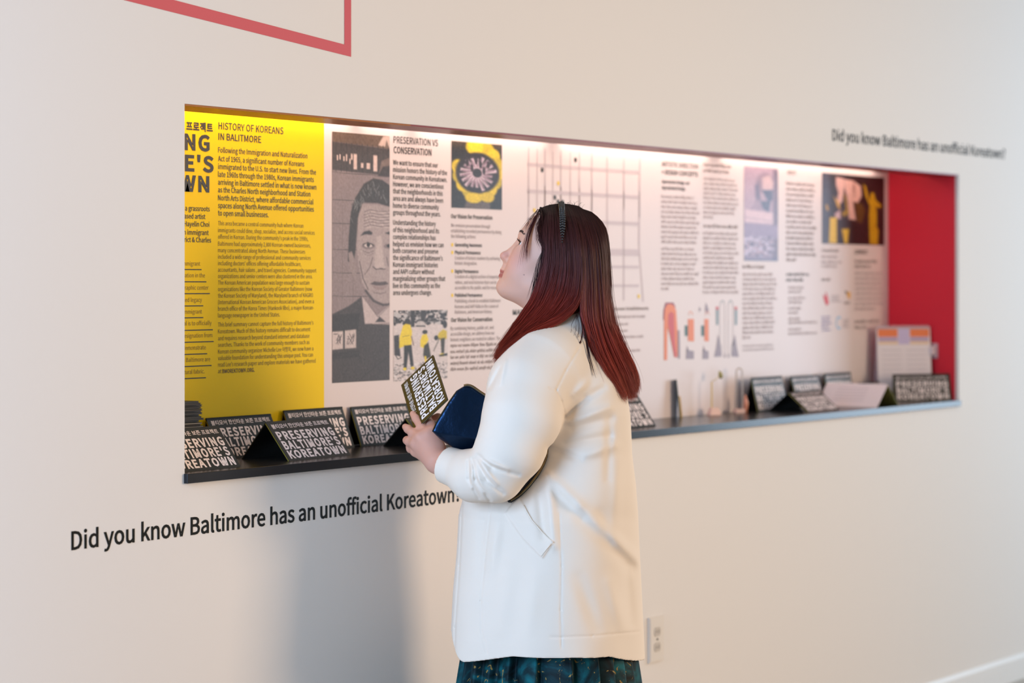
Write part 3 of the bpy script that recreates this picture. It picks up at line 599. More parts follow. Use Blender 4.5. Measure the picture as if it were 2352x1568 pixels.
# white booklet standing across the shelf, its ridge running from the wall to the front
A0, B0 = S(2066, 930), S(2012, 936)
yf = .012; um = (A0.x + B0.x) / 2; hb = (A0.x - B0.x) / 2 * .82; hh = .072
r = empty('folded_booklet', (um, yf + .11, ZS), 0, 'white booklet tent with olive inside standing crosswise on the far right shelf', 'booklet', 'tent-folded booklets on the shelf')
ll = math.hypot(hb, hh); dnl = Vector((-hb, 0, -hh)) / ll; nrl = Vector((-hh, 0, hb)) / ll; dnr = Vector((hb, 0, -hh)) / ll; nrr = Vector((hh, 0, hb)) / ll
og = Vector((0, .11, hh)); ux = Vector((0, -1, 0))
bb = MB(); slab(bb, og, ux, dnl, nrl, .22, ll, 0, .0012); bb.build('front_leaf', M_pink, r)
bb = MB(); slab(bb, og, ux, dnr, nrr, .22, ll, 0, .0012); bb.build('back_leaf', mat('olive_paper', (150, 142, 70), .6), r)
bb = MB()
for i in range(5): 
    o_ = og + dnl * (ll * (.2 + .13 * i)) + nrl * .0004 + ux * .05
    bb.add([o_, o_ + ux * .11, o_ + ux * .11 + dnl * .002, o_ + dnl * .002], [(0, 1, 2, 3)])
bb.build('text_lines', M_faint, r)

# ------------------------------------------------------------------ stack of flat booklets at the far left
base = S(470, 1012); zc = ZS
ux0 = W(463, 940, .135).x
for i in range(34):
    off = (-.004 if i > 12 else .010) + random.uniform(-.008, .008) - (.004 if 17 < i < 24 else 0)
    rz = random.uniform(-.09, .09) + (.05 if i < 14 else -.03); t = .0041
    top = i == 33
    r = empty('booklet', (ux0 + off - .116, .185 + random.uniform(-.006, .006), zc), rz,
              'topmost booklet of the tall black stack at the left end of the shelf' if top else 'black booklet lying flat in the tall stack at the left end of the shelf', 'booklet', 'booklets in the tall stack at the left end')
    bb = MB(); bb.box((-.116, -.052, 0), (.116, .052, .0009)); bb.box((-.116, -.052, t - .0009), (.116, .052, t)); bb.build('cover', M_blk, r)
    bb = MB(); bb.box((-.114, -.051, .0009), (.1145, .051, t - .0009)); bb.build('page_block', mat('white_pages', (150, 142, 134), .6) if i in (19, 20, 22, 8) else mat('dark_pages', (52, 46, 44), .6), r)
    zc += t + .00005

# ------------------------------------------------------------------ calendar stand, small design models, plug
A, B = Vector((7.533, .216, ZS)), Vector((7.674, .082, ZS)); d = (B - A); wd = d.length; d.normalize(); n = Vector((-d.y, d.x, 0)); rz = math.atan2(d.y, d.x)
r = empty('desk_calendar', A + d * wd / 2 + n * .01, rz, 'white desk calendar with orange header standing in the far right corner', 'calendar')
h, b0, b1 = .252, .022, .03; l = math.hypot(h, b0); org = Vector((-wd / 2, -.01 + b0, h)); ux = Vector((1, 0, 0)); dn = Vector((0, -b0, -h)) / l; nr = Vector((0, -h, b0)) / l
l1 = math.hypot(h, b1); dn2 = Vector((0, b1, -h)) / l1; nr2 = Vector((0, h, b1)) / l1
bb = MB(); slab(bb, org, ux, dn, nr, wd, l, 0, .002); bb.build('front_page', mat('calendar_paper', (236, 222, 218), .6), r)
bb = MB(); slab(bb, org, ux, dn2, nr2, wd, l1, 0, .002); bb.build('back_board', mat('calendar_board', (206, 176, 178), .6), r)
def patch(name, a, c, e, f, m, lift=.0005):
    bb = MB(); o_ = org + nr * lift
    bb.add([o_ + ux * (wd * x) + dn * (l * y) for x, y in ((a, f), (c, f), (c, e), (a, e))], [(0, 1, 2, 3)]); return bb.build(name, m, r)
patch('header_band', .02, .39, .035, .14, mat('calendar_orange', (238, 126, 72), .55)); patch('header_band', .62, .98, .035, .14, MATS['calendar_orange'])
patch('date_tab', .40, .61, .03, .24, mat('calendar_lavender', (204, 186, 212), .55)); patch('border_band', .03, .39, .145, .20, mat('calendar_violet', (186, 160, 186), .55)); patch('border_band', .62, .97, .145, .20, MATS['calendar_violet'])
patch('border_band', .03, .39, .20, .245, mat('calendar_cream', (236, 204, 170), .55)); patch('border_band', .62, .97, .20, .245, MATS['calendar_cream'])
bb = MB()
for i in range(9):
    for c0 in (.08, .55):
        o_ = org + nr * .0005 + dn * (l * (.32 + .065 * i)) + ux * (wd * c0); bb.add([o_, o_ + ux * wd * .36, o_ + ux * wd * .36 + dn * .0016, o_ + dn * .0016], [(0, 1, 2, 3)])
bb.build('ruled_lines', M_faint, r)
bb = MB()
for i in range(22): bb.tube([org + ux * wd * (.04 + .92 * i / 21) + Vector((0, .004 * math.cos(t), .001 + .004 * math.sin(t))) for t in (k * math.pi / 4 for k in range(9))], .0007, 5)
bb.build('wire_binding', mat('wire_white', (222, 210, 210), .35), r)

p = S(1562, 957.5); r = empty('folded_card', p, math.radians(30.5), 'thin dark green and amber card standing on edge in the middle of the shelf', 'card')
bb = MB(); bb.hexa([(-.02, -.002, 0), (.02, -.002, 0), (.02, .002, 0), (-.02, .002, 0), (-.02, .010, .112), (.02, .010, .112), (.02, .013, .112), (-.02, .013, .112)]); bb.build('green_leaf', mat('dark_green_card', (44, 58, 38), .5), r)
bb = MB(); bb.hexa([(-.02, -.007, 0), (.02, -.007, 0), (.02, -.0022, 0), (-.02, -.0022, 0), (-.02, -.001, .062), (.02, -.001, .062), (.02, .0035, .062), (-.02, .0035, .062)]); bb.build('amber_leaf', mat('amber_card', (214, 168, 78), .5), r)
M_acr = mat('blush_block', (232, 192, 178), .3); M_gold = mat('pale_gold_wire', (206, 184, 120), .35, .3)
p = S(1640, 952.5); r = empty('earring_display', p, -.5, 'thin wire earring on a small blush stand in the middle of the shelf', 'earring stand')
bb = MB(); bb.hexa([(-.02, -.012, 0), (.02, -.012, 0), (.02, .012, 0), (-.02, .012, 0), (-.012, -.008, .022), (.012, -.008, .022), (.012, .008, .022), (-.012, .008, .022)]); bb.build('stand', M_acr, r)
bb = MB(); bb.tube([(-.008, 0, .02), (-.008, 0, .10)], .0022, 8); bb.build('post', mat('amber_thread', (226, 190, 104), .5), r)
bb = MB(); bb.tube([(-.008, 0, .10), (-.004, 0, .104), (.004, 0, .106), (.012, 0, .112), (.018, 0, .118)], .0011, 6); bb.build('hook', M_gold, r)
bb = MB(); bb.tube([(.018, 0, .134), (.022, 0, .127), (.024, 0, .119), (.024, 0, .113), (.022, 0, .109)], [.001, .006, .008, .006, .001], 8); bb.build('charm', mat('olive_charm', (168, 156, 96), .5), r, True)
p = S(1698, 947.5); r = empty('arch_ornament', p, -.55, 'pale slender arch ornament standing left of the far right booklets', 'ornament')
bb = MB(); q = [(-.011, 0, .01), (-.011, 0, .125)] + [(-.011 * math.cos(t), 0, .125 + .013 * math.sin(t)) for t in (k * math.pi / 8 for k in range(1, 8))] + [(.011, 0, .125), (.011, 0, .01)]
bb.tube(q, .0026, 8); bb.build('arch', mat('pale_rod', (218, 206, 196), .25), r, True)
bb = MB(); bb.box((-.016, -.009, 0), (.016, .009, .012)); bb.build('foot', M_acr, r)
bb = MB(); bb.tube([(.024, .004, 0), (.026, .004, .03), (.023, .004, .055)], [.006, .008, .002], 8); bb.build('bead', mat('coral_bead', (226, 150, 120), .4), r, True)
pz = W(2144, 805, .093).z
r = empty('wall_plug', (UR - .0032, .093, pz), 0, 'small pale plug on the red end panel behind the calendar', 'plug')
bb = MB(); bb.box((-.004, -.018, -.026), (0, .018, .026)); bb.build('plate', mat('plug_plate', (206, 168, 172), .4), r)
bb = MB(); bb.hexa([(-.026, -.010, -.013), (-.004, -.012, -.016), (-.004, .012, -.016), (-.026, .010, -.013), (-.026, -.010, .013), (-.004, -.012, .016), (-.004, .012, .016), (-.026, .010, .013)]); bb.build('plug_body', mat('plug_white', (222, 206, 206), .4), r)
# ------------------------------------------------------------------ smooth solid modelling (distance fields meshed with surface nets)
def _n(v): v = np.asarray(v, float); return v / np.linalg.norm(v)
class Prim:
    def __init__(s, f, c, r): s.f = f; s.c = np.asarray(c, float); s.r = r
def cone(a, b, r1, r2):
    a = np.asarray(a, float); b = np.asarray(b, float); ab = b - a; L = ab @ ab + 1e-12
    def f(p):
        q = p - a; t = np.clip(q @ ab / L, 0, 1); return np.linalg.norm(q - t[:, None] * ab, axis=1) - (r1 + (r2 - r1) * t)
    return Prim(f, (a + b) / 2, math.sqrt(L) / 2 + max(r1, r2))
def ell(c, r, M=None):
    c = np.asarray(c, float); r = np.asarray(r, float)
    def f(p):
        q = p - c
        if M is not None: q = q @ M.T
        k0 = np.linalg.norm(q / r, axis=1); k1 = np.linalg.norm(q / (r * r), axis=1) + 1e-9; return k0 * (k0 - 1) / k1
    return Prim(f, c, max(r))
def smin(a, b, k):
    if k <= 0: return np.minimum(a, b)
    h = np.clip(.5 + .5 * (a - b) / k, 0, 1); return a * (1 - h) + b * h - k * h * (1 - h)
class Solid:
    def __init__(s): s.ops = []; s.post = []
    def add(s, p, k=.01): s.ops.append(('u', p, k)); return s
    def sub(s, p, k=.004): s.ops.append(('s', p, k)); return s
    def ev(s, p, cen=None, rad=0.0):
        d = np.full(len(p), 1e3)
        for o, q, k in s.ops:
            if cen is not None and np.linalg.norm(cen - q.c) > q.r + rad + k * 2 + .02: continue
            v = q.f(p)
            d = smin(d, v, k) if o == 'u' else -smin(-d, v, k)
        for f in s.post: d = f(p, d)
        return d
def nets(ev, lo, hi, h, B=32, slack=1.0, margin=.012):
    lo = np.asarray(lo, float); n = np.ceil((np.asarray(hi) - lo) / h / B).astype(int); NX, NY, NZ = (n * B + 4)
    K, V, Q = [], [], []
    g = np.arange(B + 1)
    key = lambda i, j, k: i + NX * (j + NY * k)
    for bx in range(n[0]):
        for by in range(n[1]):
            for bz in range(n[2]):
                o = np.array([bx, by, bz]) * B; cen = lo + (o + B / 2) * h; rad = B * h * .87
                d0 = ev(cen[None], cen, rad)[0]
                if abs(d0) > rad * slack + margin: continue
                I, J, Kk = np.meshgrid(g, g, g, indexing='ij')
                P_ = lo + (np.stack([I, J, Kk], -1) + o) * h
                d = ev(P_.reshape(-1, 3), cen, rad).reshape(B + 1, B + 1, B + 1); s = d < 0
                if s.all() or not s.any(): continue
                cnt = np.zeros((B, B, B)); acc = np.zeros((B, B, B, 3))
                for ax in range(3):
                    for u in (0, 1):
                        for v in (0, 1):
                            sl0 = [None] * 3; sl1 = [None] * 3; oth = [a for a in range(3) if a != ax]
                            sl0[ax] = slice(0, B); sl1[ax] = slice(1, B + 1)
                            for a, w_ in zip(oth, (u, v)): sl0[a] = sl1[a] = slice(w_, B + w_)
                            a0, a1 = d[tuple(sl0)], d[tuple(sl1)]; m = (a0 < 0) != (a1 < 0)
                            if not m.any(): continue
                            t = np.where(m, a0 / np.where(m, a0 - a1, 1), 0); e = np.zeros((B, B, B, 3)); e[..., ax] = t; e[..., oth[0]] = u; e[..., oth[1]] = v
                            acc += e * m[..., None]; cnt += m
                c = np.argwhere(cnt > 0); kk = c + o
                K.append(key(kk[:, 0], kk[:, 1], kk[:, 2])); V.append(lo + (kk + acc[tuple(c.T)] / cnt[tuple(c.T)][:, None]) * h)
                for ax in range(3):
                    sl1 = [slice(0, B)] * 3; sl1[ax] = slice(1, B + 1)
                    s0 = s[:B, :B, :B]; s1 = s[tuple(sl1)]; e = np.argwhere(s0 != s1)
                    if not len(e): continue
                    fl = s0[tuple(e.T)]; e = e + o; b, c2 = [(1, 2), (2, 0), (0, 1)][ax]
                    db = np.zeros(3, int); dc = np.zeros(3, int); db[b] = 1; dc[c2] = 1
                    q = [key(*(e - x).T) for x in (db + dc, dc, 0 * db, db)]
                    q = np.stack(q, 1); q[~fl] = q[~fl][:, ::-1]; Q.append(q)
    K = np.concatenate(K); V = np.concatenate(V); Q = np.concatenate(Q)
    od = np.argsort(K); Ks = K[od]; ix = np.searchsorted(Ks, Q); ix = np.clip(ix, 0, len(Ks) - 1)
    ok = (Ks[ix] == Q).all(1); return V[od], ix[ok]
def relax(V, F, it=2, w=.5):
    V = V.copy(); e = np.concatenate([F[:, [0, 1]], F[:, [1, 2]], F[:, [2, 3]], F[:, [3, 0]]])
    for _ in range(it):
        s = np.zeros_like(V); c = np.zeros(len(V))
        for a, b in ((0, 1), (1, 0)):
            np.add.at(c, e[:, a], 1)
            for k in range(3): s[:, k] += np.bincount(e[:, a], V[e[:, b], k], len(V))
        V = V * (1 - w) + w * s / np.maximum(c, 1)[:, None]
    return V
def islands_keep(V, F, n=1): return V, F
def qobj(name, V, F, m, parent, col=None):
    me = bpy.data.meshes.new(name); me.vertices.add(len(V)); me.vertices.foreach_set('co', np.asarray(V, np.float32).ravel())
    me.loops.add(F.size); me.loops.foreach_set('vertex_index', F.astype(np.int32).ravel())
    me.polygons.add(len(F)); me.polygons.foreach_set('loop_start', np.arange(0, F.size, 4, dtype=np.int32)); me.polygons.foreach_set('loop_total', np.full(len(F), 4, np.int32))
    me.polygons.foreach_set('use_smooth', np.ones(len(F), bool)); me.materials.append(m); me.update(calc_edges=True)
    if col is not None:
        a = me.color_attributes.new('Col', 'FLOAT_COLOR', 'POINT'); cc = np.ones((len(V), 4), np.float32); cc[:, :3] = col; a.data.foreach_set('color', cc.ravel())
    o = bpy.data.objects.new(name, me); C.objects.link(o); o.parent = parent; return o

# ------------------------------------------------------------------ the woman: local x = right in the view, y = away, z = up
X0 = (1260 - 1176) * BODYZ / FPX
def L(px, py, dy=0.0):
    z = BODYZ + dy; return np.array([(px - 1176) * z / FPX - X0, dy, CAMH + (654 - py) * z / FPX])
def toPx(p):
    z = BODYZ + p[:, 1]; return (p[:, 0] + X0) * FPX / z + 1176, 654 - (p[:, 2] - CAMH) * FPX / z
rootp = P(1260, 654, BODYZ); RZ = math.atan2(-CS, SN)
WO = empty('person', (rootp.x, rootp.y, 0), RZ, 'woman with long red-tipped dark hair in a white jacket looking up at the lit panels', 'person')
# head frame
tl, ps = math.radians(21), math.radians(9)
f0 = np.array([-math.cos(tl), 0, math.sin(tl)]); hu = np.array([math.sin(tl), 0, math.cos(tl)])
hf = math.cos(ps) * f0 + math.sin(ps) * np.array([0, 1, 0]); hl = np.cross(hu, hf)     # left = towards the camera
HO = L(1275, 585, 0); HM = np.stack([hf, hl, hu])
def H(f, l, h): return HO + hf * f + hl * l + hu * h
bd = Solid()
bd.add(ell(H(-.006, 0, .024), (.096, .075, .081), HM), .01)
bd.add(ell(H(.033, 0, -.045), (.062, .062, .085), HM), .03)
bd.add(ell(H(.052, 0, -.088), (.043, .045, .036), HM), .02)
for s in (1, -1):
    bd.add(cone(H(-.002, s * .050, -.078), H(.072, s * .012, -.110), .020, .016), .022)
    bd.add(ell(H(.052, s * .040, -.052), (.034, .024, .040), HM), .02)
    bd.add(cone(H(.080, s * .014, .016), H(.068, s * .046, .019), .009, .008), .014)
    bd.sub(ell(H(.099, s * .027, -.004), (.014, .017, .011), HM), .010)
    bd.add(ell(H(.069, s * .031, -.004), (.0138, .0150, .0128), HM), .004)
    bd.sub(ell(H(.0830, s * .0345, -.0040), (.012, .0150, .0050), HM), .0012)
    bd.add(ell(H(-.008, s * .074, -.022), (.017, .007, .029), HM), .004)
bd.add(ell(H(.080, 0, -.110), (.0190, .021, .017), HM), .014)
bd.add(ell(H(.028, 0, -.108), (.050, .040, .020), HM), .02)
bd.add(cone(H(.080, 0, .000), H(.1035, 0, -.042), .0085, .0105), .010)
bd.add(ell(H(.1055, 0, -.0440), (.0125, .0118, .0105), HM), .006)
for s in (1, -1):
    bd.add(ell(H(.0935, s * .0125, -.0485), (.0105, .0072, .0080), HM), .005)
    bd.sub(ell(H(.1010, s * .0062, -.0555), (.0052, .0030, .0030), HM), .002)
bd.add(cone(H(.095, 0, -.060), H(.0945, 0, -.073), .0085, .0105), .010)
for s in (1, -1):
    bd.add(cone(H(.080, s * .023, -.0815), H(.0985, s * .004, -.0765), .0032, .0062), .0035)
    bd.add(cone(H(.080, s * .022, -.0835), H(.0965, s * .002, -.0885), .0034, .0072), .0030)
# neck, torso, legs
nb = L(1300, 790, 0)
bd.add(cone(H(-.010, 0, -.075), L(1294, 770, 0), .056, .060), .03)
bd.add(cone(L(1292, 800, 0), L(1288, 850, 0), .070, .080), .03)
for s in (-1, 1): bd.add(cone(L(1290, 820, s * .05), L(1275, 858, s * .11), .04, .04), .03)
bd.add(cone(L(1288, 850, 0), L(1285, 1150, 0), .095, .10), .04)
bd.add(cone(L(1285, 1150, 0), L(1285, 1330, 0), .10, .11), .04)
for s in (-1, 1):
    hp = np.array([.02, s * .07, .80]); kn = np.array([.01, s * .075, .46]); an = np.array([.03, s * .075, .085])
    bd.add(cone(hp, kn, .075, .05), .03); bd.add(cone(kn, an, .048, .032), .02); bd.add(cone(an, np.array([-.09, s * .08, .04]), .032, .022), .02)
# left arm and hand (nearest the camera)
EL, WR = L(1144, 1082, -.205), L(1006, 1062, -.108)
bd.add(cone(L(1255, 862, -.125), EL, .044, .036), .03); bd.add(cone(EL, L(1040, 1072, -.13), .036, .030), .02); bd.add(cone(L(1040, 1072, -.13), WR, .030, .0265), .02)
KN = [L(982, 1000, -.082), L(966, 1005, -.080), L(955, 1018, -.070), L(955, 1036, -.052)]
for k, r in zip(KN, (.0135, .0135, .0125, .0115)):
    bd.add(cone(WR + (k - WR) * .12, k, .020, r), .012)
bd.add(cone(L(992, 1030, -.08), L(968, 1024, -.065), .019, .015), .014)
FG = []
def finger(pts, rs, k=.005, base=.008):
    for i in range(len(pts) - 1): bd.add(cone(pts[i], pts[i + 1], rs[i], rs[i + 1]), base if i == 0 else k)
    FG.append((np.asarray(pts[-1]), np.asarray(pts[-2])))
finger([KN[0], L(967, 980, -.052), L(955, 961, -.026), L(948, 950, -.011)], [.0118, .0098, .0086, .0072])
finger([KN[1], L(948, 994, -.052), L(937, 985, -.034), L(931, 980, -.022)], [.0120, .0102, .0090, .0076])
finger([KN[2], L(940, 1014, -.045), L(935, 1011, -.022), L(936, 1009, -.004)], [.0118, .0102, .0090, .0078])
finger([KN[3], L(943, 1030, -.030), L(941, 1026, -.010), L(945, 1022, .006)], [.0108, .0092, .0080, .0068])
TB = L(1006, 1028, -.088)
finger([TB, L(993, 992, -.074), L(988, 974, -.040), L(984, 962, -.010)], [.0175, .0130, .0102, .0080], base=.014)
# right arm and hand (behind the clutch bag)
ER, WR2 = L(1265, 1080, .16), L(1068, 1010, .05)
bd.add(cone(L(1322, 862, .10), ER, .044, .040), .03); bd.add(cone(ER, WR2, .042, .026), .02)
for a, b in ((L(1035, 975, .02), .012), (L(1032, 985, .015), .012), (L(1032, 996, .012), .012)): bd.add(cone(WR2, a, .02, b), .012)
finger([L(1035, 975, .02), L(1018, 962, .012), L(1006, 958, .008), L(997, 959, .006)], [.0115, .0098, .0086, .0072])
finger([L(1032, 985, .015), L(1020, 975, -.002), L(1012, 974, -.012), L(1007, 978, -.018)], [.0118, .0100, .0088, .0074])
finger([L(1032, 996, .012), L(1022, 990, -.006), L(1016, 990, -.016), L(1012, 993, -.022)], [.0112, .0096, .0084, .0072])
finger([L(1040, 1005, .014), L(1030, 1003, -.002), L(1025, 1004, -.012), L(1022, 1007, -.018)], [.0102, .0086, .0076, .0066])
finger([L(1055, 985, .04), L(1040, 962, .035), L(1030, 950, .03)], [.014, .0115, .009])
VB = .0019
V, F = nets(bd.ev, (-.40, -.30, -.01), (.28, .30, CAMH + .19), VB)
V = relax(V, F, 2, .45)
# skin tone variations (blush, lips, nails) as true colour
q = (V - HO) @ HM.T; f_, l_, h_ = q.T
skin = np.array(lin((214, 168, 148))); col = np.tile(skin, (len(V), 1))
def tint(m, c):
    global col
    m = np.clip(m, 0, 1)[:, None]; col = col * (1 - m) + np.array(lin(c)) * m
head = (h_ > -.14) & (f_ > .0)
for s in (1, -1):
    tint(head * np.exp(-(((f_ - .068) / .03) ** 2 + ((l_ - s * .045) / .03) ** 2 + ((h_ + .045) / .03) ** 2)) * .6, (210, 142, 130))
tint(head * (f_ > .098) * np.exp(-((h_ + .043) / .012) ** 2) * .5, (208, 140, 126))
lipm = head * (f_ > .078) * (np.abs(l_) < .024) * np.where(h_ > -.0825, np.exp(-((h_ + .0790) / .0042) ** 4), np.exp(-((h_ + .0875) / .0056) ** 4)) * np.clip((f_ - .078) / .006, 0, 1)
tint(lipm * .9, (166, 82, 80))
tint(np.exp(-(((f_ - .040) ** 2 + (h_ + .068) ** 2) / .0011 ** 2)) * (l_ > .02), (90, 60, 50))
hand = V[:, 0] < L(1060, 1000, -.1)[0]
tint((hand & (h_ < -.2)) * .35, (186, 120, 104))
for tip, prv in FG:
    d_ = tip - prv; d_ /= np.linalg.norm(d_); c_ = tip + d_ * .001; tint(np.exp(-(np.linalg.norm(V - c_, axis=1) / .0075) ** 4) * .45, (214, 146, 130))
M_skin = vcol('skin', .52, .4); M_skin.node_tree.nodes['Principled BSDF'].inputs['Subsurface Weight'].default_value = .12; M_skin.node_tree.nodes['Principled BSDF'].inputs['Subsurface Radius'].default_value = (.012, .005, .003)
qobj('body', V, F, M_skin, WO, col)

# eyes, lashes, brows
def face_pt(l, h, lift=.0):
    fs = np.linspace(.13, .02, 221); p = np.stack([H(f, l, h) for f in fs]); d = bd.ev(p); i = int(np.argmax(d < 0)); return H(fs[i] + lift, l, h)
def sphere(mb, c, r, M=None, n=14, m=10, mi=0):
    vs = []; 
    for i in range(m + 1):
        t = math.pi * i / m
        for k in range(n):
            a = 2 * math.pi * k / n; v = np.array([math.sin(t) * math.cos(a), math.sin(t) * math.sin(a), math.cos(t)]) * r
            if M is not None: v = v @ M
            vs.append(np.asarray(c) + v)
    mb.add(vs, [(i * n + k, (i + 1) * n + k, (i + 1) * n + (k + 1) % n, i * n + (k + 1) % n) for i in range(m) for k in range(n)], mi)
M_eye = mat('eye_white', (232, 226, 224), .12); M_iris = mat('iris_brown', (44, 28, 22), .08); M_lash = mat('lash_black', (26, 20, 20), .6); M_brow = mat('eyebrow_brown', (62, 44, 40), .7)
for s in (1, -1):
    ec = H(.0695, s * .0315, -.0042); bb = MB(); sphere(bb, ec, .0124, n=24, m=18); eo = bb.build('eye', M_eye, WO, True)
    g = _n(hf * .93 + hl * .34 + hu * .12); bb = MB(); n = 20; a1 = _n(np.cross(g, hu)); a2 = np.cross(a1, g)
    ring = [[ec + g * math.sqrt(.01252 ** 2 - r * r) + (a1 * math.cos(t) + a2 * math.sin(t)) * r for t in (2 * math.pi * k / n for k in range(n))] for r in (.0002, .003, .0064)]
    bb.add([v for rr in ring for v in rr], [(j * n + k, j * n + (k + 1) % n, (j + 1) * n + (k + 1) % n, (j + 1) * n + k) for j in range(2) for k in range(n)] + [tuple(range(n))]); bb.build('iris', M_iris, eo, True)
    bb = MB()
    for i in range(17):
        u = -1 + 2 * i / 16; b0 = ec + hf * (.0138 - .004 * u * u) + hl * (s * .0105 * u) + hu * (.0034 - .0016 * u * u)
        tip_ = b0 + hf * .0068 + hu * (.0048 - .001 * u * u) + hl * (s * .002 * u)
        bb.tube([b0, b0 + (tip_ - b0) * .5 - hu * .0006, tip_], [.0006, .0005, .0002], 5)
    bb.tube([ec + hf * (.0136 - .004 * u * u) + hl * (s * .0110 * u) + hu * (.0036 - .0018 * u * u) for u in np.linspace(-1, 1, 11)], .0006, 6)
    bb.build('eyelashes', M_lash, WO)
    bb = MB()
    for i in range(80):
        u = random.random(); c0 = face_pt(s * (.010 + .042 * u), .0200 + .006 * u - .009 * u * u + random.uniform(-.0030, .0030) * (1 - .6 * u), .0004)
        dd = _n(hl * s * .75 + hu * .45 - hf * (.25 + .5 * u)); bb.tube([c0, c0 + dd * .003 + hf * .0006, c0 + dd * .006], [.0004, .0004, .00015], 4)
    bb.build('eyebrow', M_brow, WO)

# ------------------------------------------------------------------ jacket
rowsJ = [(705, 1262, 1340, .85), (735, 1245, 1358, .95), (762, 1216, 1378, 1.05), (790, 1186, 1394, 1.10), (830, 1156, 1420, 1.0), (880, 1130, 1436, .90), (950, 1110, 1446, .80), (1040, 1092, 1451, .80), (1110, 1070, 1460, .88), (1180, 1054, 1466, 1.0), (1260, 1049, 1470, 1.05), (1350, 1042, 1475, 1.10), (1450, 1036, 1480, 1.12), (1560, 1032, 1485, 1.12)]
JZ = np.array([L(1, r[0])[2] for r in rowsJ])[::-1]; JF = np.array([L(r[1], r[0])[0] for r in rowsJ])[::-1]; JB = np.array([L(r[2], r[0])[0] for r in rowsJ])[::-1]; JD = np.array([r[3] for r in rowsJ])[::-1]
YA = math.radians(28); CA, SA = math.cos(YA), math.sin(YA)              # the trunk faces the wall, its back turned a little to the camera
def torso(p):
    z = p[:, 2]; zf = np.interp(z, JZ, JF); zb = np.interp(z, JZ, JB); rt = np.interp(z, JZ, JD); hx = (zb - zf) / 2; cx = (zb + zf) / 2
    n = np.interp(z, [.55, .85, 1.05, 1.2], [2.9, 2.8, 2.5, 2.2]); q = n / (n - 1)
    a = hx / (CA ** q + (rt * SA) ** q) ** (1 / q); b = a * rt
    x = p[:, 0] - cx; y = p[:, 1] + .015; xr = x * CA - y * SA; yr = x * SA + y * CA
    rho = ((np.abs(xr) / a) ** n + (np.abs(yr) / b) ** n) ** (1 / n)
    return (rho - 1) * np.minimum(a, b) * .92 + np.maximum(0, z - JZ[-1] - .0) * .5
jk = Solid()
jk.add(Prim(torso, (0, 0, 1.0), .6), .01)
SL = [(L(1245, 842, -.125), .078), (L(1212, 890, -.165), .083), (L(1198, 960, -.208), .0835), (L(1171, 1030, -.224), .0725), (L(1138, 1085, -.211), .0615), (L(1090, 1092, -.172), .0545), (L(1030, 1069, -.128), .0365), (L(985, 1050, -.095), .034)]
jk.add(cone(L(1310, 778, -.05), L(1250, 842, -.120), .048, .076), .05)
for i, ((a, r1), (b, r2)) in enumerate(zip(SL[:-1], SL[1:])): jk.add(cone(a, b, r1, r2), (.045, .03, .02)[min(i, 2)])
SR = [(L(1325, 842, .110), .074), (L(1315, 900, .14), .074), (L(1300, 1000, .16), .07), (L(1270, 1075, .16), .06), (L(1150, 1045, .12), .05), (L(1078, 1018, .065), .036), (L(1040, 1000, .03), .034)]
for (a, r1), (b, r2) in zip(SR[:-1], SR[1:]): jk.add(cone(a, b, r1, r2), .018)
# folds: (x0,y0,x1,y1,height,width) in photo pixels on the camera side; positive = ridge, negative = groove
FOLD = [(1262, 1092, 1330, 1160, .008, 13), (1330, 1160, 1470, 1292, .009, 14), (1255, 1112, 1335, 1187, -.006, 13), (1340, 1197, 1455, 1304, -.005, 17), (1310, 1180, 1440, 1190, -.004, 26),
        (1258, 1095, 1272, 1250, .012, 13), (1238, 1120, 1250, 1230, -.010, 12), (1262, 1030, 1330, 1052, -.007, 9), (1330, 1050, 1410, 1022, .008, 12), (1300, 1020, 1400, 1000, -.006, 10),
        (1302, 955, 1345, 915, -.010, 8), (1345, 915, 1385, 890, -.006, 9), (1312, 968, 1400, 935, .008, 10), (1316, 985, 1405, 960, -.005, 10), (1320, 905, 1345, 880, .006, 9),
        (1098, 1046, 1130, 1072, -.0065, 5), (1130, 1072, 1190, 1090, -.006, 5.5), (1092, 1052, 1118, 1100, -.0065, 5), (1118, 1100, 1155, 1132, -.006, 5.5), (1085, 1055, 1094, 1100, -.006, 4.5), (1094, 1100, 1125, 1148, -.0065, 4.5), (1076, 1058, 1077, 1100, -.005, 4), (1077, 1100, 1100, 1142, -.0055, 4.5),
        (1112, 1054, 1165, 1080, .008, 6), (1104, 1064, 1140, 1112, .008, 6), (1090, 1078, 1112, 1128, .007, 5), (1084, 1070, 1084, 1120, .005, 4),
        (1145, 1180, 1130, 1300, .006, 14), (1112, 1180, 1105, 1330, -.004, 12), (1170, 1290, 1150, 1440, .004, 22), (1230, 1330, 1210, 1460, .004, 22), (1330, 1330, 1370, 1440, -.006, 18), (1400, 1340, 1430, 1440, .006, 16), (1440, 1300, 1450, 1430, -.004, 12), (1420, 1060, 1412, 1200, .004, 14), (1380, 1180, 1400, 1240, -.005, 14),
        (1400, 960, 1395, 1100, -.004, 10), (1148, 845, 1125, 890, -.005, 5), (1160, 830, 1150, 880, .004, 6)]
SEAM = [[(1330, 800), (1300, 850), (1278, 895), (1290, 920), (1300, 960)], [(1262, 890), (1278, 895)], [(1285, 1180), (1290, 1300), (1288, 1400), (1290, 1488)], [(1128, 1160), (1114, 1280), (1104, 1380), (1106, 1450), (1118, 1500)], [(1062, 1150), (1055, 1300), (1045, 1440), (1044, 1490)], [(1265, 1464), (1360, 1460), (1470, 1450)]]
PK = [(1160, 1178), (1192, 1138), (1222, 1195), (1271, 1245), (1246, 1282), (1200, 1235)]
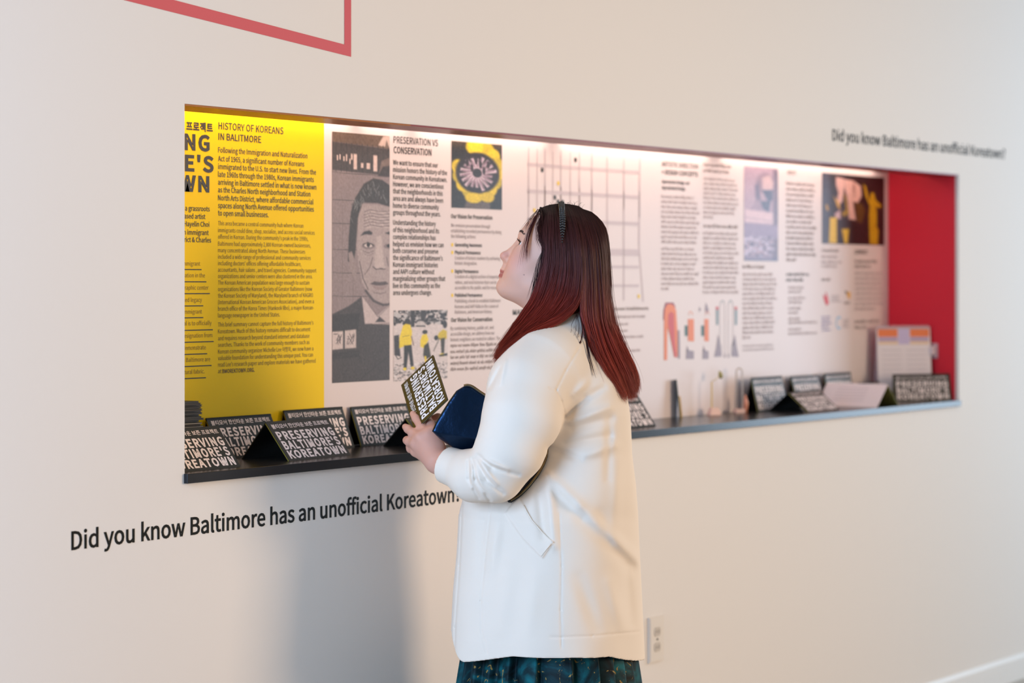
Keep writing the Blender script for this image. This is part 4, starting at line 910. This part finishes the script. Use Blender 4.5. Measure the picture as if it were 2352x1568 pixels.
def segd(x, y, a):
    ax, ay, bx, by = a; ex, ey = bx - ax, by - ay; t = np.clip(((x - ax) * ex + (y - ay) * ey) / (ex * ex + ey * ey), 0, 1); return np.hypot(x - ax - t * ex, y - ay - t * ey), t
def inpoly(x, y, pts):
    ins = np.zeros(len(x), bool); d = np.full(len(x), 1e9); n = len(pts)
    for i in range(n):
        (ax, ay), (bx, by) = pts[i], pts[(i + 1) % n]; c = ((ay > y) != (by > y)) & (x < (bx - ax) * (y - ay) / (by - ay + 1e-12) + ax); ins ^= c
        d = np.minimum(d, segd(x, y, (ax, ay, bx, by))[0])
    return np.where(ins, -d, d)
TJ = .0095
cuff_a, cuff_d = L(1024, 1068, -.124), _n(SL[6][0] - SL[5][0]); cuff_b, cuff_e = SR[5][0], _n(SR[5][0] - SR[4][0])
def jpost(p, d):
    x, y = toPx(p); near = (p[:, 1] < .0); w_ = np.clip(-p[:, 1] / .05, 0, 1)
    m = near & (np.abs(d) < .05)
    if m.any():
        xm, ym, wm = x[m], y[m], w_[m]; dd = np.zeros(m.sum())
        for a, b, c, e, A, W_ in FOLD:
            if xm.max() < min(a, c) - 3 * W_ or xm.min() > max(a, c) + 3 * W_ or ym.max() < min(b, e) - 3 * W_ or ym.min() > max(b, e) + 3 * W_: continue
            s_, t_ = segd(xm, ym, (a, b, c, e)); dd -= .95 * A * np.exp(-(s_ / W_) ** 2) * (.55 + .45 * np.sin(np.pi * t_)) * wm
        for ln in SEAM:
            for (a, b), (c, e) in zip(ln[:-1], ln[1:]): s_, _ = segd(xm, ym, (a, b, c, e)); dd += .0016 * np.exp(-(s_ / 2.2) ** 2) * wm
        ip = inpoly(xm, ym, PK); dd -= .0040 * np.clip(.5 - ip / 3, 0, 1) * wm * (p[m, 1] > -.238)
        dd += .0008 * np.sin(xm * .045 + 1.3 * np.sin(ym * .021)) * np.sin(ym * .013 + .8) * wm
        d = d.copy(); d[m] += dd
    d = np.abs(d + TJ / 2) - TJ / 2                                   # cloth shell
    fr = np.clip((L(1075, 1500, -.1)[0] - p[:, 0]) / .03, 0, 1.3)
    zh = .612 - .026 * np.clip((L(1180, 1, -.2)[0] - p[:, 0]) / .12, 0, 1) + .028 * fr ** 3 - .012 * np.clip((p[:, 0] - .05) / .12, 0, 1) - .028 * np.clip((p[:, 0] - .13) / .08, 0, 1.2)
    d = np.maximum(d, (zh - p[:, 2]))
    c1 = (p - cuff_a) @ cuff_d; d = np.where((np.linalg.norm(p - cuff_a, axis=1) < .09), np.maximum(d, c1), d)
    c2 = (p - cuff_b) @ cuff_e; d = np.where((np.linalg.norm(p - cuff_b, axis=1) < .09), np.maximum(d, c2), d)
    d = np.maximum(d, p[:, 2] - L(1, 728)[2] - .30 * (p[:, 0] - L(1290, 1)[0]))
    return d
jk.post.append(jpost)
VJ = .0023
Vj, Fj = nets(jk.ev, (-.27, -.345, .55), (.26, .30, 1.34), VJ, slack=1.0, margin=.03)
Vj = relax(Vj, Fj, 1, .5)
M_jk = bump(mat('jacket_cotton', (228, 215, 200), .82, spec=.2), 900, .12, .0004)
qobj('jacket', Vj, Fj, M_jk, WO)
def surf(px, py, lift=.0, far=.2):
    """point on the camera side of the jacket seen at a photo pixel"""
    ys = np.linspace(-.345, far, 280); p = np.stack([L(px, py, y) for y in ys]); d = jk.ev(p); i = int(np.argmax(d < .001)) if (d < .001).any() else 160
    return L(px, py, ys[i] - lift)
def trunk(px, py, lift=.0):
    ys = np.linspace(-.30, .1, 240); p = np.stack([L(px, py, y) for y in ys]); i = int(np.argmax(torso(p) < 0)); return L(px, py, ys[i] - lift)
# pocket edge
M_th = mat('seam_thread', (214, 206, 198), .8)
bb = MB(); bb.tube([surf(x, y, .0012) for x, y in ((1203, 1160), (1210, 1175), (1222, 1195), (1245, 1222), (1271, 1245))], .0013, 6); bb.build('pocket_edge', M_jk, WO, True)
bb = MB(); bb.tube([surf(x, y, .0006) for x, y in ((1265, 1249), (1254, 1262), (1243, 1277))], .0011, 6); bb.build('pocket_edge', M_jk, WO, True)

# ------------------------------------------------------------------ skirt
M_sk = mat('skirt_marbled', (14, 58, 62), .6, spec=.15)
def skirt_mat(m):
    nt = m.node_tree; b = nt.nodes['Principled BSDF']; tc = nt.nodes.new('ShaderNodeTexCoord')
    n1 = nt.nodes.new('ShaderNodeTexNoise'); n1.inputs['Scale'].default_value = 13; n1.inputs['Detail'].default_value = 6; n1.inputs['Distortion'].default_value = 1.6
    n2 = nt.nodes.new('ShaderNodeTexNoise'); n2.inputs['Scale'].default_value = 30; n2.inputs['Detail'].default_value = 8; n2.inputs['Distortion'].default_value = 2.6
    r1 = nt.nodes.new('ShaderNodeValToRGB'); r2 = nt.nodes.new('ShaderNodeValToRGB'); mx = nt.nodes.new('ShaderNodeMix'); mx.data_type = 'RGBA'
    e = r1.color_ramp.elements; e[0].position = .36; e[0].color = (*lin((4, 14, 18)), 1); e[1].position = .70; e[1].color = (*lin((10, 96, 104)), 1)
    x = e.new(.50); x.color = (*lin((9, 44, 50)), 1)
    e = r2.color_ramp.elements; e[0].position = .63; e[0].color = (0, 0, 0, 1); e[1].position = .66; e[1].color = (1, 1, 1, 1)
    for n in (n1, n2): nt.links.new(tc.outputs['Object'], n.inputs[0])
    nt.links.new(n1.outputs[0], r1.inputs[0]); nt.links.new(n2.outputs[0], r2.inputs[0]); nt.links.new(r2.outputs[0], mx.inputs[0])
    nt.links.new(r1.outputs[0], mx.inputs[6]); mx.inputs[7].default_value = (*lin((150, 122, 66)), 1); nt.links.new(mx.outputs[2], b.inputs['Base Color'])
skirt_mat(M_sk)
vs, fs = [], []; NA, NZ = 480, 26; cxs = L(1264, 1500)[0]
for i in range(NZ):
    t = i / (NZ - 1); z = .80 - .60 * t; a = np.interp(z, [.2, .52, .60, .66, .80], [.232, .200, .190, .170, .135]); bq = a * np.interp(z, [.2, .6, .8], [1.05, 1.0, .92])
    for k in range(NA):
        th = 2 * math.pi * k / NA; fr = (th / (2 * math.pi) * 22 + .35 * math.sin(3 * th)) % 1.0
        pl = (fr ** .7 if fr < .86 else 1 - (fr - .86) / .14) * np.interp(z, [.2, .6, .8], [.036, .026, .008])
        ct, sn = math.cos(th), math.sin(th); nn = 2.5; rs = 1 / ((abs(ct)) ** nn + (abs(sn)) ** nn) ** (1 / nn); rr = rs * (1 + (pl - .010) / .2)
        xx, yy = a * .915 * rr * ct, bq * .98 * rr * sn
        vs.append((cxs + xx * CA + yy * SA, -xx * SA + yy * CA, z))
fs = [(i * NA + k, (i + 1) * NA + k, (i + 1) * NA + (k + 1) % NA, i * NA + (k + 1) % NA) for i in range(NZ - 1) for k in range(NA)]
so = obj('skirt', vs, fs, M_sk, WO, True)
for s in (-1, 1):
    sv = Solid(); sv.add(cone((.03, s * .076, .05), (-.07, s * .08, .035), .045, .036), .01); sv.add(cone((-.07, s * .08, .035), (-.12, s * .08, .03), .036, .026), .02)
    sv.post.append(lambda p, d: np.maximum(d, np.maximum(.003 - p[:, 2], p[:, 2] - .085)))
    v_, f_2 = nets(sv.ev, (-.17, s * .08 - .06, -.01), (.10, s * .08 + .06, .10), .004); qobj('shoe', relax(v_, f_2, 2), f_2, mat('shoe_black', (28, 26, 26), .4), WO)
# ------------------------------------------------------------------ hair
def resample(pts, n):
    pts = np.array(pts, float); s = np.r_[0, np.cumsum(np.linalg.norm(np.diff(pts, axis=0), axis=1))]; t = np.linspace(0, s[-1], 200)
    q = np.stack([np.interp(t, s, pts[:, k]) for k in range(3)], 1)
    ker = np.ones(21) / 21                                           # soften the corners
    pad = np.concatenate([np.repeat(q[:1], 10, 0), q, np.repeat(q[-1:], 10, 0)]); sm = np.stack([np.convolve(pad[:, k], ker, 'valid') for k in range(3)], 1)
    w_ = np.clip(np.minimum(np.arange(200), 199 - np.arange(200)) / 14, 0, 1)[:, None]; q = q * (1 - w_) + sm * w_
    s = np.r_[0, np.cumsum(np.linalg.norm(np.diff(q, axis=0), axis=1))]; t = np.linspace(0, s[-1], n)
    return np.stack([np.interp(t, s, q[:, k]) for k in range(3)], 1)
NT = 26
GF = [[(1244, 477, .004), (1246, 496, -.036), (1243, 530, -.062), (1247, 570, -.074), (1245, 610, -.076), (1236, 650, -.078), (1222, 690, -.082), (1190, 740, -.105), (1160, 783, -.135), (1139, 818, -.150)],
      [(1262, 471, .004), (1266, 496, -.050), (1266, 540, -.078), (1268, 590, -.086), (1260, 645, -.088), (1240, 700, -.096), (1200, 750, -.125), (1165, 790, -.150), (1142, 823, -.160)],
      [(1284, 468, .004), (1293, 500, -.056), (1302, 550, -.084), (1306, 615, -.092), (1297, 675, -.096), (1264, 722, -.110), (1210, 762, -.140), (1170, 798, -.158), (1145, 826, -.166)],
      [(1308, 469, .004), (1324, 505, -.057), (1336, 560, -.086), (1340, 640, -.094), (1334, 700, -.100), (1290, 738, -.122), (1222, 768, -.150), (1175, 803, -.164), (1149, 824, -.168)]]
GB = [[(1306, 469, .004), (1322, 506, -.056), (1332, 560, -.085), (1335, 640, -.093), (1334, 715, -.099), (1346, 775, -.112), (1374, 845, -.112), (1414, 896, -.100)],
      [(1326, 473, .004), (1346, 514, -.050), (1358, 570, -.074), (1362, 650, -.080), (1364, 735, -.086), (1384, 805, -.096), (1410, 860, -.096), (1434, 910, -.086)],
      [(1338, 480, .004), (1360, 508, -.034), (1374, 550, -.050), (1379, 600, -.057), (1381, 660, -.058), (1388, 745, -.058), (1412, 810, -.062), (1436, 862, -.060), (1450, 914, -.056)],
      [(1350, 484, .004), (1374, 510, -.018), (1387, 546, -.028), (1393, 600, -.030), (1394, 670, -.030), (1404, 750, -.028), (1430, 812, -.028), (1454, 862, -.026), (1461, 902, -.026)],
      [(1358, 487, .006), (1384, 507, .002), (1396, 532, .000), (1399, 575, .000), (1399, 640, .000), (1398, 690, .000), (1412, 755, .002), (1440, 810, .002), (1462, 860, .004), (1466, 888, .004)]]
def g3(g): return np.array([resample([L(*p) for p in c], NT) for c in g])
def far(g):                                                          # the other side of the head, mirrored in depth
    return np.array([resample([L(a, b, -c + .010 + (.0 if c > -.1 else -.01)) for a, b, c in q], NT) for q in g])
SETS = [(g3(GF), 'f', 1), (g3(GB), 'b', 1), (far(GF), 'f', -1), (far(GB), 'b', -1)]
def lerpg(G, s):
    n = len(G); x = s * (n - 1); i = min(int(x), n - 2); f = x - i
    p0, p1, p2, p3 = G[max(i - 1, 0)], G[i], G[i + 1], G[min(i + 2, n - 1)]
    return .5 * (2 * p1 + (p2 - p0) * f + (2 * p0 - 5 * p1 + 4 * p2 - p3) * f * f + (3 * p1 - p0 - 3 * p2 + p3) * f ** 3)
DK, MID, RED, COP = [np.array(lin(c)) for c in ((38, 22, 21), (76, 30, 29), (136, 44, 33), (160, 70, 40))]
def hairc(t, v):
    """natural root colour to dyed tips"""
    t = np.asarray(t)[:, None]
    c = DK + (MID - DK) * np.clip(t / .45, 0, 1) + (RED - MID) * np.clip((t - .42 - .22 * v) / .3, 0, 1); c = c + (COP - RED) * np.clip((t - .70 - .15 * v) / .3, 0, 1) * max(0, v + .3)
    return np.clip(c * (1 + .62 * (v + random.uniform(-.5, .5) * .5)), .002, 1)
hv, hfc, hc = [], [], []
def strand(pts, r, v, n=3, ts=None):
    """one tapering strand"""
    m = len(pts); t = np.linspace(0, 1, m) if ts is None else ts
    tg = np.gradient(pts, axis=0); tg /= np.linalg.norm(tg, axis=1)[:, None] + 1e-9
    a = np.cross(tg, [0.3, 1, .2]); a /= np.linalg.norm(a, axis=1)[:, None] + 1e-9; b_ = np.cross(tg, a)
    rr = r * np.clip(np.minimum(1, (1.04 - np.linspace(0, 1, m)) * 3), .12, 1); base = sum(len(x) for x in hv)
    ring = [pts + (a * math.cos(q) + b_ * math.sin(q)) * rr[:, None] for q in (2 * math.pi * k / n for k in range(n))]
    hv.append(np.stack(ring, 1).reshape(-1, 3)); c = hairc(t, v); hc.append(np.repeat(c, n, 0))
    i = np.arange(m - 1)[:, None] * n; k = np.arange(n)[None]; k2 = (k + 1) % n
    hfc.append((np.stack([i + k, i + k2, i + n + k2, i + n + k], -1).reshape(-1, 4) + base))
def addmesh(v, f, c):
    base = sum(len(x) for x in hv); hv.append(v); hc.append(c); hfc.append(f + base)
# solid under-layer following the guides, so that no scalp shows through
for G, kind, sd in SETS:
    ns = 40; S_ = np.array([lerpg(G, s) for s in np.linspace(0, 1, ns)]); cen = L(1300, 600, 0)
    inw = np.zeros_like(S_); inw[..., 1] = -np.sign(S_[..., 1] + 1e-6) * np.minimum(.008, np.abs(S_[..., 1]) * .5); S_ = S_ + inw
    trim = NT - 2; S_ = S_[:, :trim]
    idx = np.arange(ns * trim).reshape(ns, trim); f = np.stack([idx[:-1, :-1], idx[1:, :-1], idx[1:, 1:], idx[:-1, 1:]], -1).reshape(-1, 4)
    c = np.concatenate([hairc(np.linspace(0, .95, trim), -.35) for _ in range(ns)]) * .8
    addmesh(S_.reshape(-1, 3), f, c)
for G, kind, sd in SETS:
    cnt = {('f', 1): 3800, ('b', 1): 4200, ('f', -1): 600, ('b', -1): 900}[(kind, sd)]
    clump = [(random.random(), random.uniform(-.5, .5), random.gauss(0, .006), random.gauss(0, .006)) for _ in range(80)]
    for i in range(cnt):
        s = random.random(); q = min(clump, key=lambda c: abs(c[0] - s)); cl = q[1]
        s2 = s * .72 + q[0] * .28 if random.random() < .75 else s
        P1 = lerpg(G, s).copy(); P2 = lerpg(G, min(1, max(0, s2))); tt = np.linspace(0, 1, NT)[:, None]
        pts = P1 * (1 - tt ** 1.3) + P2 * tt ** 1.3
        dep = random.uniform(-.006, .0035) * sd                      # layers within the thickness of the hair
        pts[:, 1] += -dep * np.clip(tt[:, 0] * 5, 0, 1)
        pts += tt * np.array([q[2], 0, q[3]]) * .6 + (tt ** 2) * np.array([random.gauss(0, .0035), random.gauss(0, .003), random.gauss(0, .005)])
        ph = random.uniform(0, 6.28); pts[:, 0] += .0011 * np.sin(tt[:, 0] * random.uniform(5, 11) + ph)
        e = NT - random.choice((0, 0, 0, 1, 1, 2, 3)); v = max(-.7, min(.8, cl * .8 + random.gauss(0, .22)))
        strand(pts[:e], random.uniform(.00035, .00075), v, ts=np.linspace(0, (e - 1) / (NT - 1), e))
def wisp(px, n, r, spread, v0=.1, end=.006, t0=.0, t1=.5):
    base = resample([L(*p) for p in px], 18)
    for i in range(n):
        tt = np.linspace(0, 1, 18)[:, None]; o = np.array([random.gauss(0, spread), random.gauss(0, spread * .6), random.gauss(0, spread * .5)])
        o2 = np.array([random.gauss(0, end), random.gauss(0, end * .4), random.gauss(0, end)])
        strand(base + o * np.clip(tt * 3, .2, 1) + o2 * tt ** 2, r * random.uniform(.7, 1.2), random.gauss(v0, .2), ts=np.linspace(t0, t1, 18))
# face-framing fringe, temple hair, loose strands on the shoulder, flyaways
wisp([(1243, 477, -.006), (1226, 508, -.040), (1214, 540, -.058), (1208, 568, -.066), (1208, 596, -.070)], 30, .00038, .0017, .3, .004, .2, .6)
wisp([(1240, 480, -.004), (1220, 512, -.040), (1207, 545, -.060), (1200, 575, -.066), (1195, 612, -.068)], 8, .0003, .0014, .2, .004, .2, .6)
wisp([(1242, 476, -.004), (1246, 494, -.036), (1246, 520, -.058)], 60, .0005, .0040, -.1, .004, .0, .2)
wisp([(1236, 480, -.002), (1214, 510, -.030), (1203, 530, -.045)], 10, .00035, .003, .2, .004, .2, .5)
wisp([(1246, 490, -.030), (1236, 520, -.060), (1238, 550, -.072), (1250, 575, -.078)], 44, .00036, .0028, .0, .004, .1, .3)
wisp([(1254, 560, -.078), (1240, 600, -.079), (1230, 650, -.079), (1222, 692, -.082)], 40, .0003, .0040, -.2, .006, .0, .3)
wisp([(1330, 715, -.098), (1338, 755, -.118), (1334, 785, -.138), (1312, 802, -.140), (1270, 800, -.150)], 8, .0005, .0010, -.2, .005, .1, .4)
wisp([(1335, 715, -.098), (1345, 770, -.118), (1352, 815, -.138), (1365, 864, -.140)], 10, .0006, .0010, -.3, .003, .0, .25)
wisp([(1325, 720, -.100), (1326, 760, -.122), (1318, 790, -.138)], 10, .0003, .006, -.2, .012, .1, .4)
wisp([(1345, 730, -.095), (1362, 800, -.118), (1395, 868, -.12)], 14, .0004, .004, -.2, .008, .1, .8)
for i in range(26):
    x = random.uniform(1238, 1340); y = np.interp(x, [1238, 1262, 1290, 1320, 1340], [481, 472, 468, 470, 478]); dx = random.uniform(-14, 14)
    strand(resample([L(x, y + 3, random.uniform(-.02, .02)), L(x + dx * .5, y - random.uniform(2, 7), 0), L(x + dx, y - random.uniform(-3, 11), 0)], 8), .0003, random.gauss(0, .2), ts=np.linspace(0, .3, 8))
for i in range(60):
    G = SETS[1][0]; p_ = lerpg(G, random.uniform(.8, 1)).copy(); tt = np.linspace(0, 1, NT)[:, None]; p_ += np.array([abs(random.gauss(0, .010)), 0, 0]) * tt * np.sin(tt * 3.1)
    strand(p_, .0003, random.gauss(.1, .2))
M_hair = vcol('hair', .46, .2)
hb_ = M_hair.node_tree.nodes['Principled BSDF']; hb_.inputs['Anisotropic'].default_value = .5
qobj('hair', np.concatenate(hv), np.concatenate(hfc), M_hair, WO, np.concatenate(hc))

# headband: three rows of small black beads over the crown
bb = MB(); band = resample([L(1296, 520, .086), L(1291, 480, .055), L(1289, 464, .004), L(1290, 478, -.046), L(1292, 502, -.071), L(1292, 530, -.084), L(1291, 556, -.092)], 40)
tgb = np.gradient(band, axis=0)
for i in range(40):
    for k in (-1, 0, 1):
        w_ = .0042 * (1 if i < 33 else 1 - (i - 33) * .12)
        sphere(bb, band[i] + np.array([k * w_, 0, 0]) + np.array([0, 0, .0015 * (1 - abs(k))]), .0033 * (1 if i < 33 else 1 - (i - 33) * .10), n=7, m=5)
bb.build('headband', mat('black_beads', (18, 18, 22), .16, spec=.8), WO, True)

# ------------------------------------------------------------------ clutch bag under the arm
bc = P(1110, 985, BODYZ - .13)
BG = empty('clutch_bag', bc, RZ, 'dark metallic blue zipped clutch bag tucked under the left arm of the woman', 'bag')
BO = L(1110, 985, -.13)
def LB(px, py, dy): return Vector(L(px, py, dy)) - Vector(BO)
M_bag = bump(mat('blue_metallic_leather', (8, 36, 64), .27, metal=.8, spec=.6), 34, .7, .003)
out = [(992, 990), (1002, 967), (1030, 922), (1048, 897), (1066, 886), (1084, 889), (1122, 914), (1200, 958), (1244, 1015), (1250, 1042), (1226, 1090), (1182, 1136), (1150, 1100), (1094, 1041), (1052, 1036), (1010, 1008)]
def bagf(p):
    x, y = toPx(p); e = inpoly(x, y, out) / 1040.0
    rl = np.interp(x, [990, 1068, 1130, 1250], [990, 1003, 1015, 1045])          # the ridge where the face turns under
    yf = np.where(y < rl, -.158 + .016 * np.clip((rl - y) / 110, 0, 1), -.158 + .040 * np.clip((y - rl) / 46, 0, 1)) + .004 * np.clip((x - 1190) / 60, 0, 1)
    yf = yf - .002 * np.sin((x - 1000) / 24) * np.clip((rl - y) / 40, 0, 1)
    k = .007
    d = -smin(-e, -(yf - p[:, 1]), k); return -smin(-d, -(p[:, 1] + .118), k)
bs = Solid(); bs.add(Prim(bagf, L(1120, 1000, -.13), .3), 0)
vb_, fb_ = nets(bs.ev, L(975, 1150, -.13) + np.array([0, -.06, 0]), L(1265, 870, -.13) + np.array([0, .06, 0]), .0016, slack=1.4)
vb_ = relax(vb_, fb_, 3)
qobj('bag_body', vb_ - BO, fb_, M_bag, BG)
M_zip = mat('zip_brass', (150, 132, 96), .3, .9); M_tape = mat('zip_tape', (16, 20, 26), .7)
def zipper(path, raw=False):
    q = resample(path if raw else [LB(*p) for p in path], 46); bb = MB(); bb.tube([Vector(p) for p in q], .003, 6); zt = bb.build('zip_tape', M_tape, BG, True)
    bb = MB()
    for i in range(len(q) - 1):
        for f in (0, .5):
            c = Vector(q[i] * (1 - f) + q[i + 1] * f); t = Vector(q[i + 1] - q[i]).normalized(); up = Vector((0, -.55, .83)); s_ = t.cross(up).normalized()
            c = c + up * .0028
            bb.hexa([c - t * .0007 - s_ * .0024 - up * .0008, c + t * .0007 - s_ * .0024 - up * .0008, c + t * .0007 + s_ * .0024 - up * .0008, c - t * .0007 + s_ * .0024 - up * .0008,
                     c - t * .0007 - s_ * .0021 + up * .0012, c + t * .0007 - s_ * .0021 + up * .0012, c + t * .0007 + s_ * .0021 + up * .0012, c - t * .0007 + s_ * .0021 + up * .0012])
    bb.build('zip_teeth', M_zip, BG)
zipper([(1066, 887, -.138), (1074, 884.5, -.138), (1085, 888, -.138), (1100, 899, -.138), (1124, 915, -.138), (1160, 936, -.138), (1200, 960, -.128)])
tail = [trunk(x, y, .010) - BO for x, y in ((1256, 1022), (1257, 1042), (1250, 1064), (1236, 1090), (1216, 1116), (1194, 1138), (1172, 1152))]
tl_ = [trunk(x, y, .004) - BO for x, y in ((1248, 1022), (1249, 1042), (1242, 1064), (1228, 1088), (1208, 1112), (1186, 1134), (1166, 1148))]
bb = MB(); bb.tube([Vector(q) for q in resample(tl_, 30)], .0075, 10); bb.build('bag_gusset', M_tape, BG, True)
zipper(tail, True)
bb = MB(); bb.tube([LB(x, y, -.139) for x, y in ((1010, 962), (1036, 922), (1054, 899), (1068, 892), (1084, 897), (1120, 922))], .0009, 6); bb.build('stitching', mat('bag_stitch', (22, 52, 78), .5), BG)

# ------------------------------------------------------------------ booklet held in the hand
cE, cB_, cD = P(951, 988, 5.424), P(1028, 919, 5.40), P(921, 884, 5.624)
R_ = empty('held_booklet', cE, RZ, 'olive and white booklet held up in the hand of the woman', 'booklet')
inv = Matrix.Rotation(-RZ, 3, 'Z'); ux = inv @ (cD - cE); dn = inv @ (cB_ - cE); wC, lC = ux.length, dn.length; ux.normalize(); dn = (dn - ux * dn.dot(ux)).normalized()
nr = dn.cross(ux); nr.normalize()
if nr.y > 0: nr = -nr
M_ol = mat('olive_booklet_cover', (54, 46, 10), .5)
bb = MB(); slab(bb, Vector((0, 0, 0)), ux, dn, nr, wC, lC, 0, .0009); bb.build('front_cover', M_ol, R_)
bb = MB(); slab(bb, ux * .002 + dn * .001, ux, dn, nr, wC - .004, lC - .002, .0009, .0030); bb.build('page_block', mat('cream_pages', (206, 198, 160), .6), R_)
bb = MB(); slab(bb, Vector((0, 0, 0)), ux, dn, nr, wC, lC, .0030, .0039); bb.build('back_cover', M_ol, R_)
lettering('title_lettering', R_, Vector((0, 0, 0)), ux, dn, nr, wC, lC, mat('bright_white_print', (240, 240, 244), .5), .85)
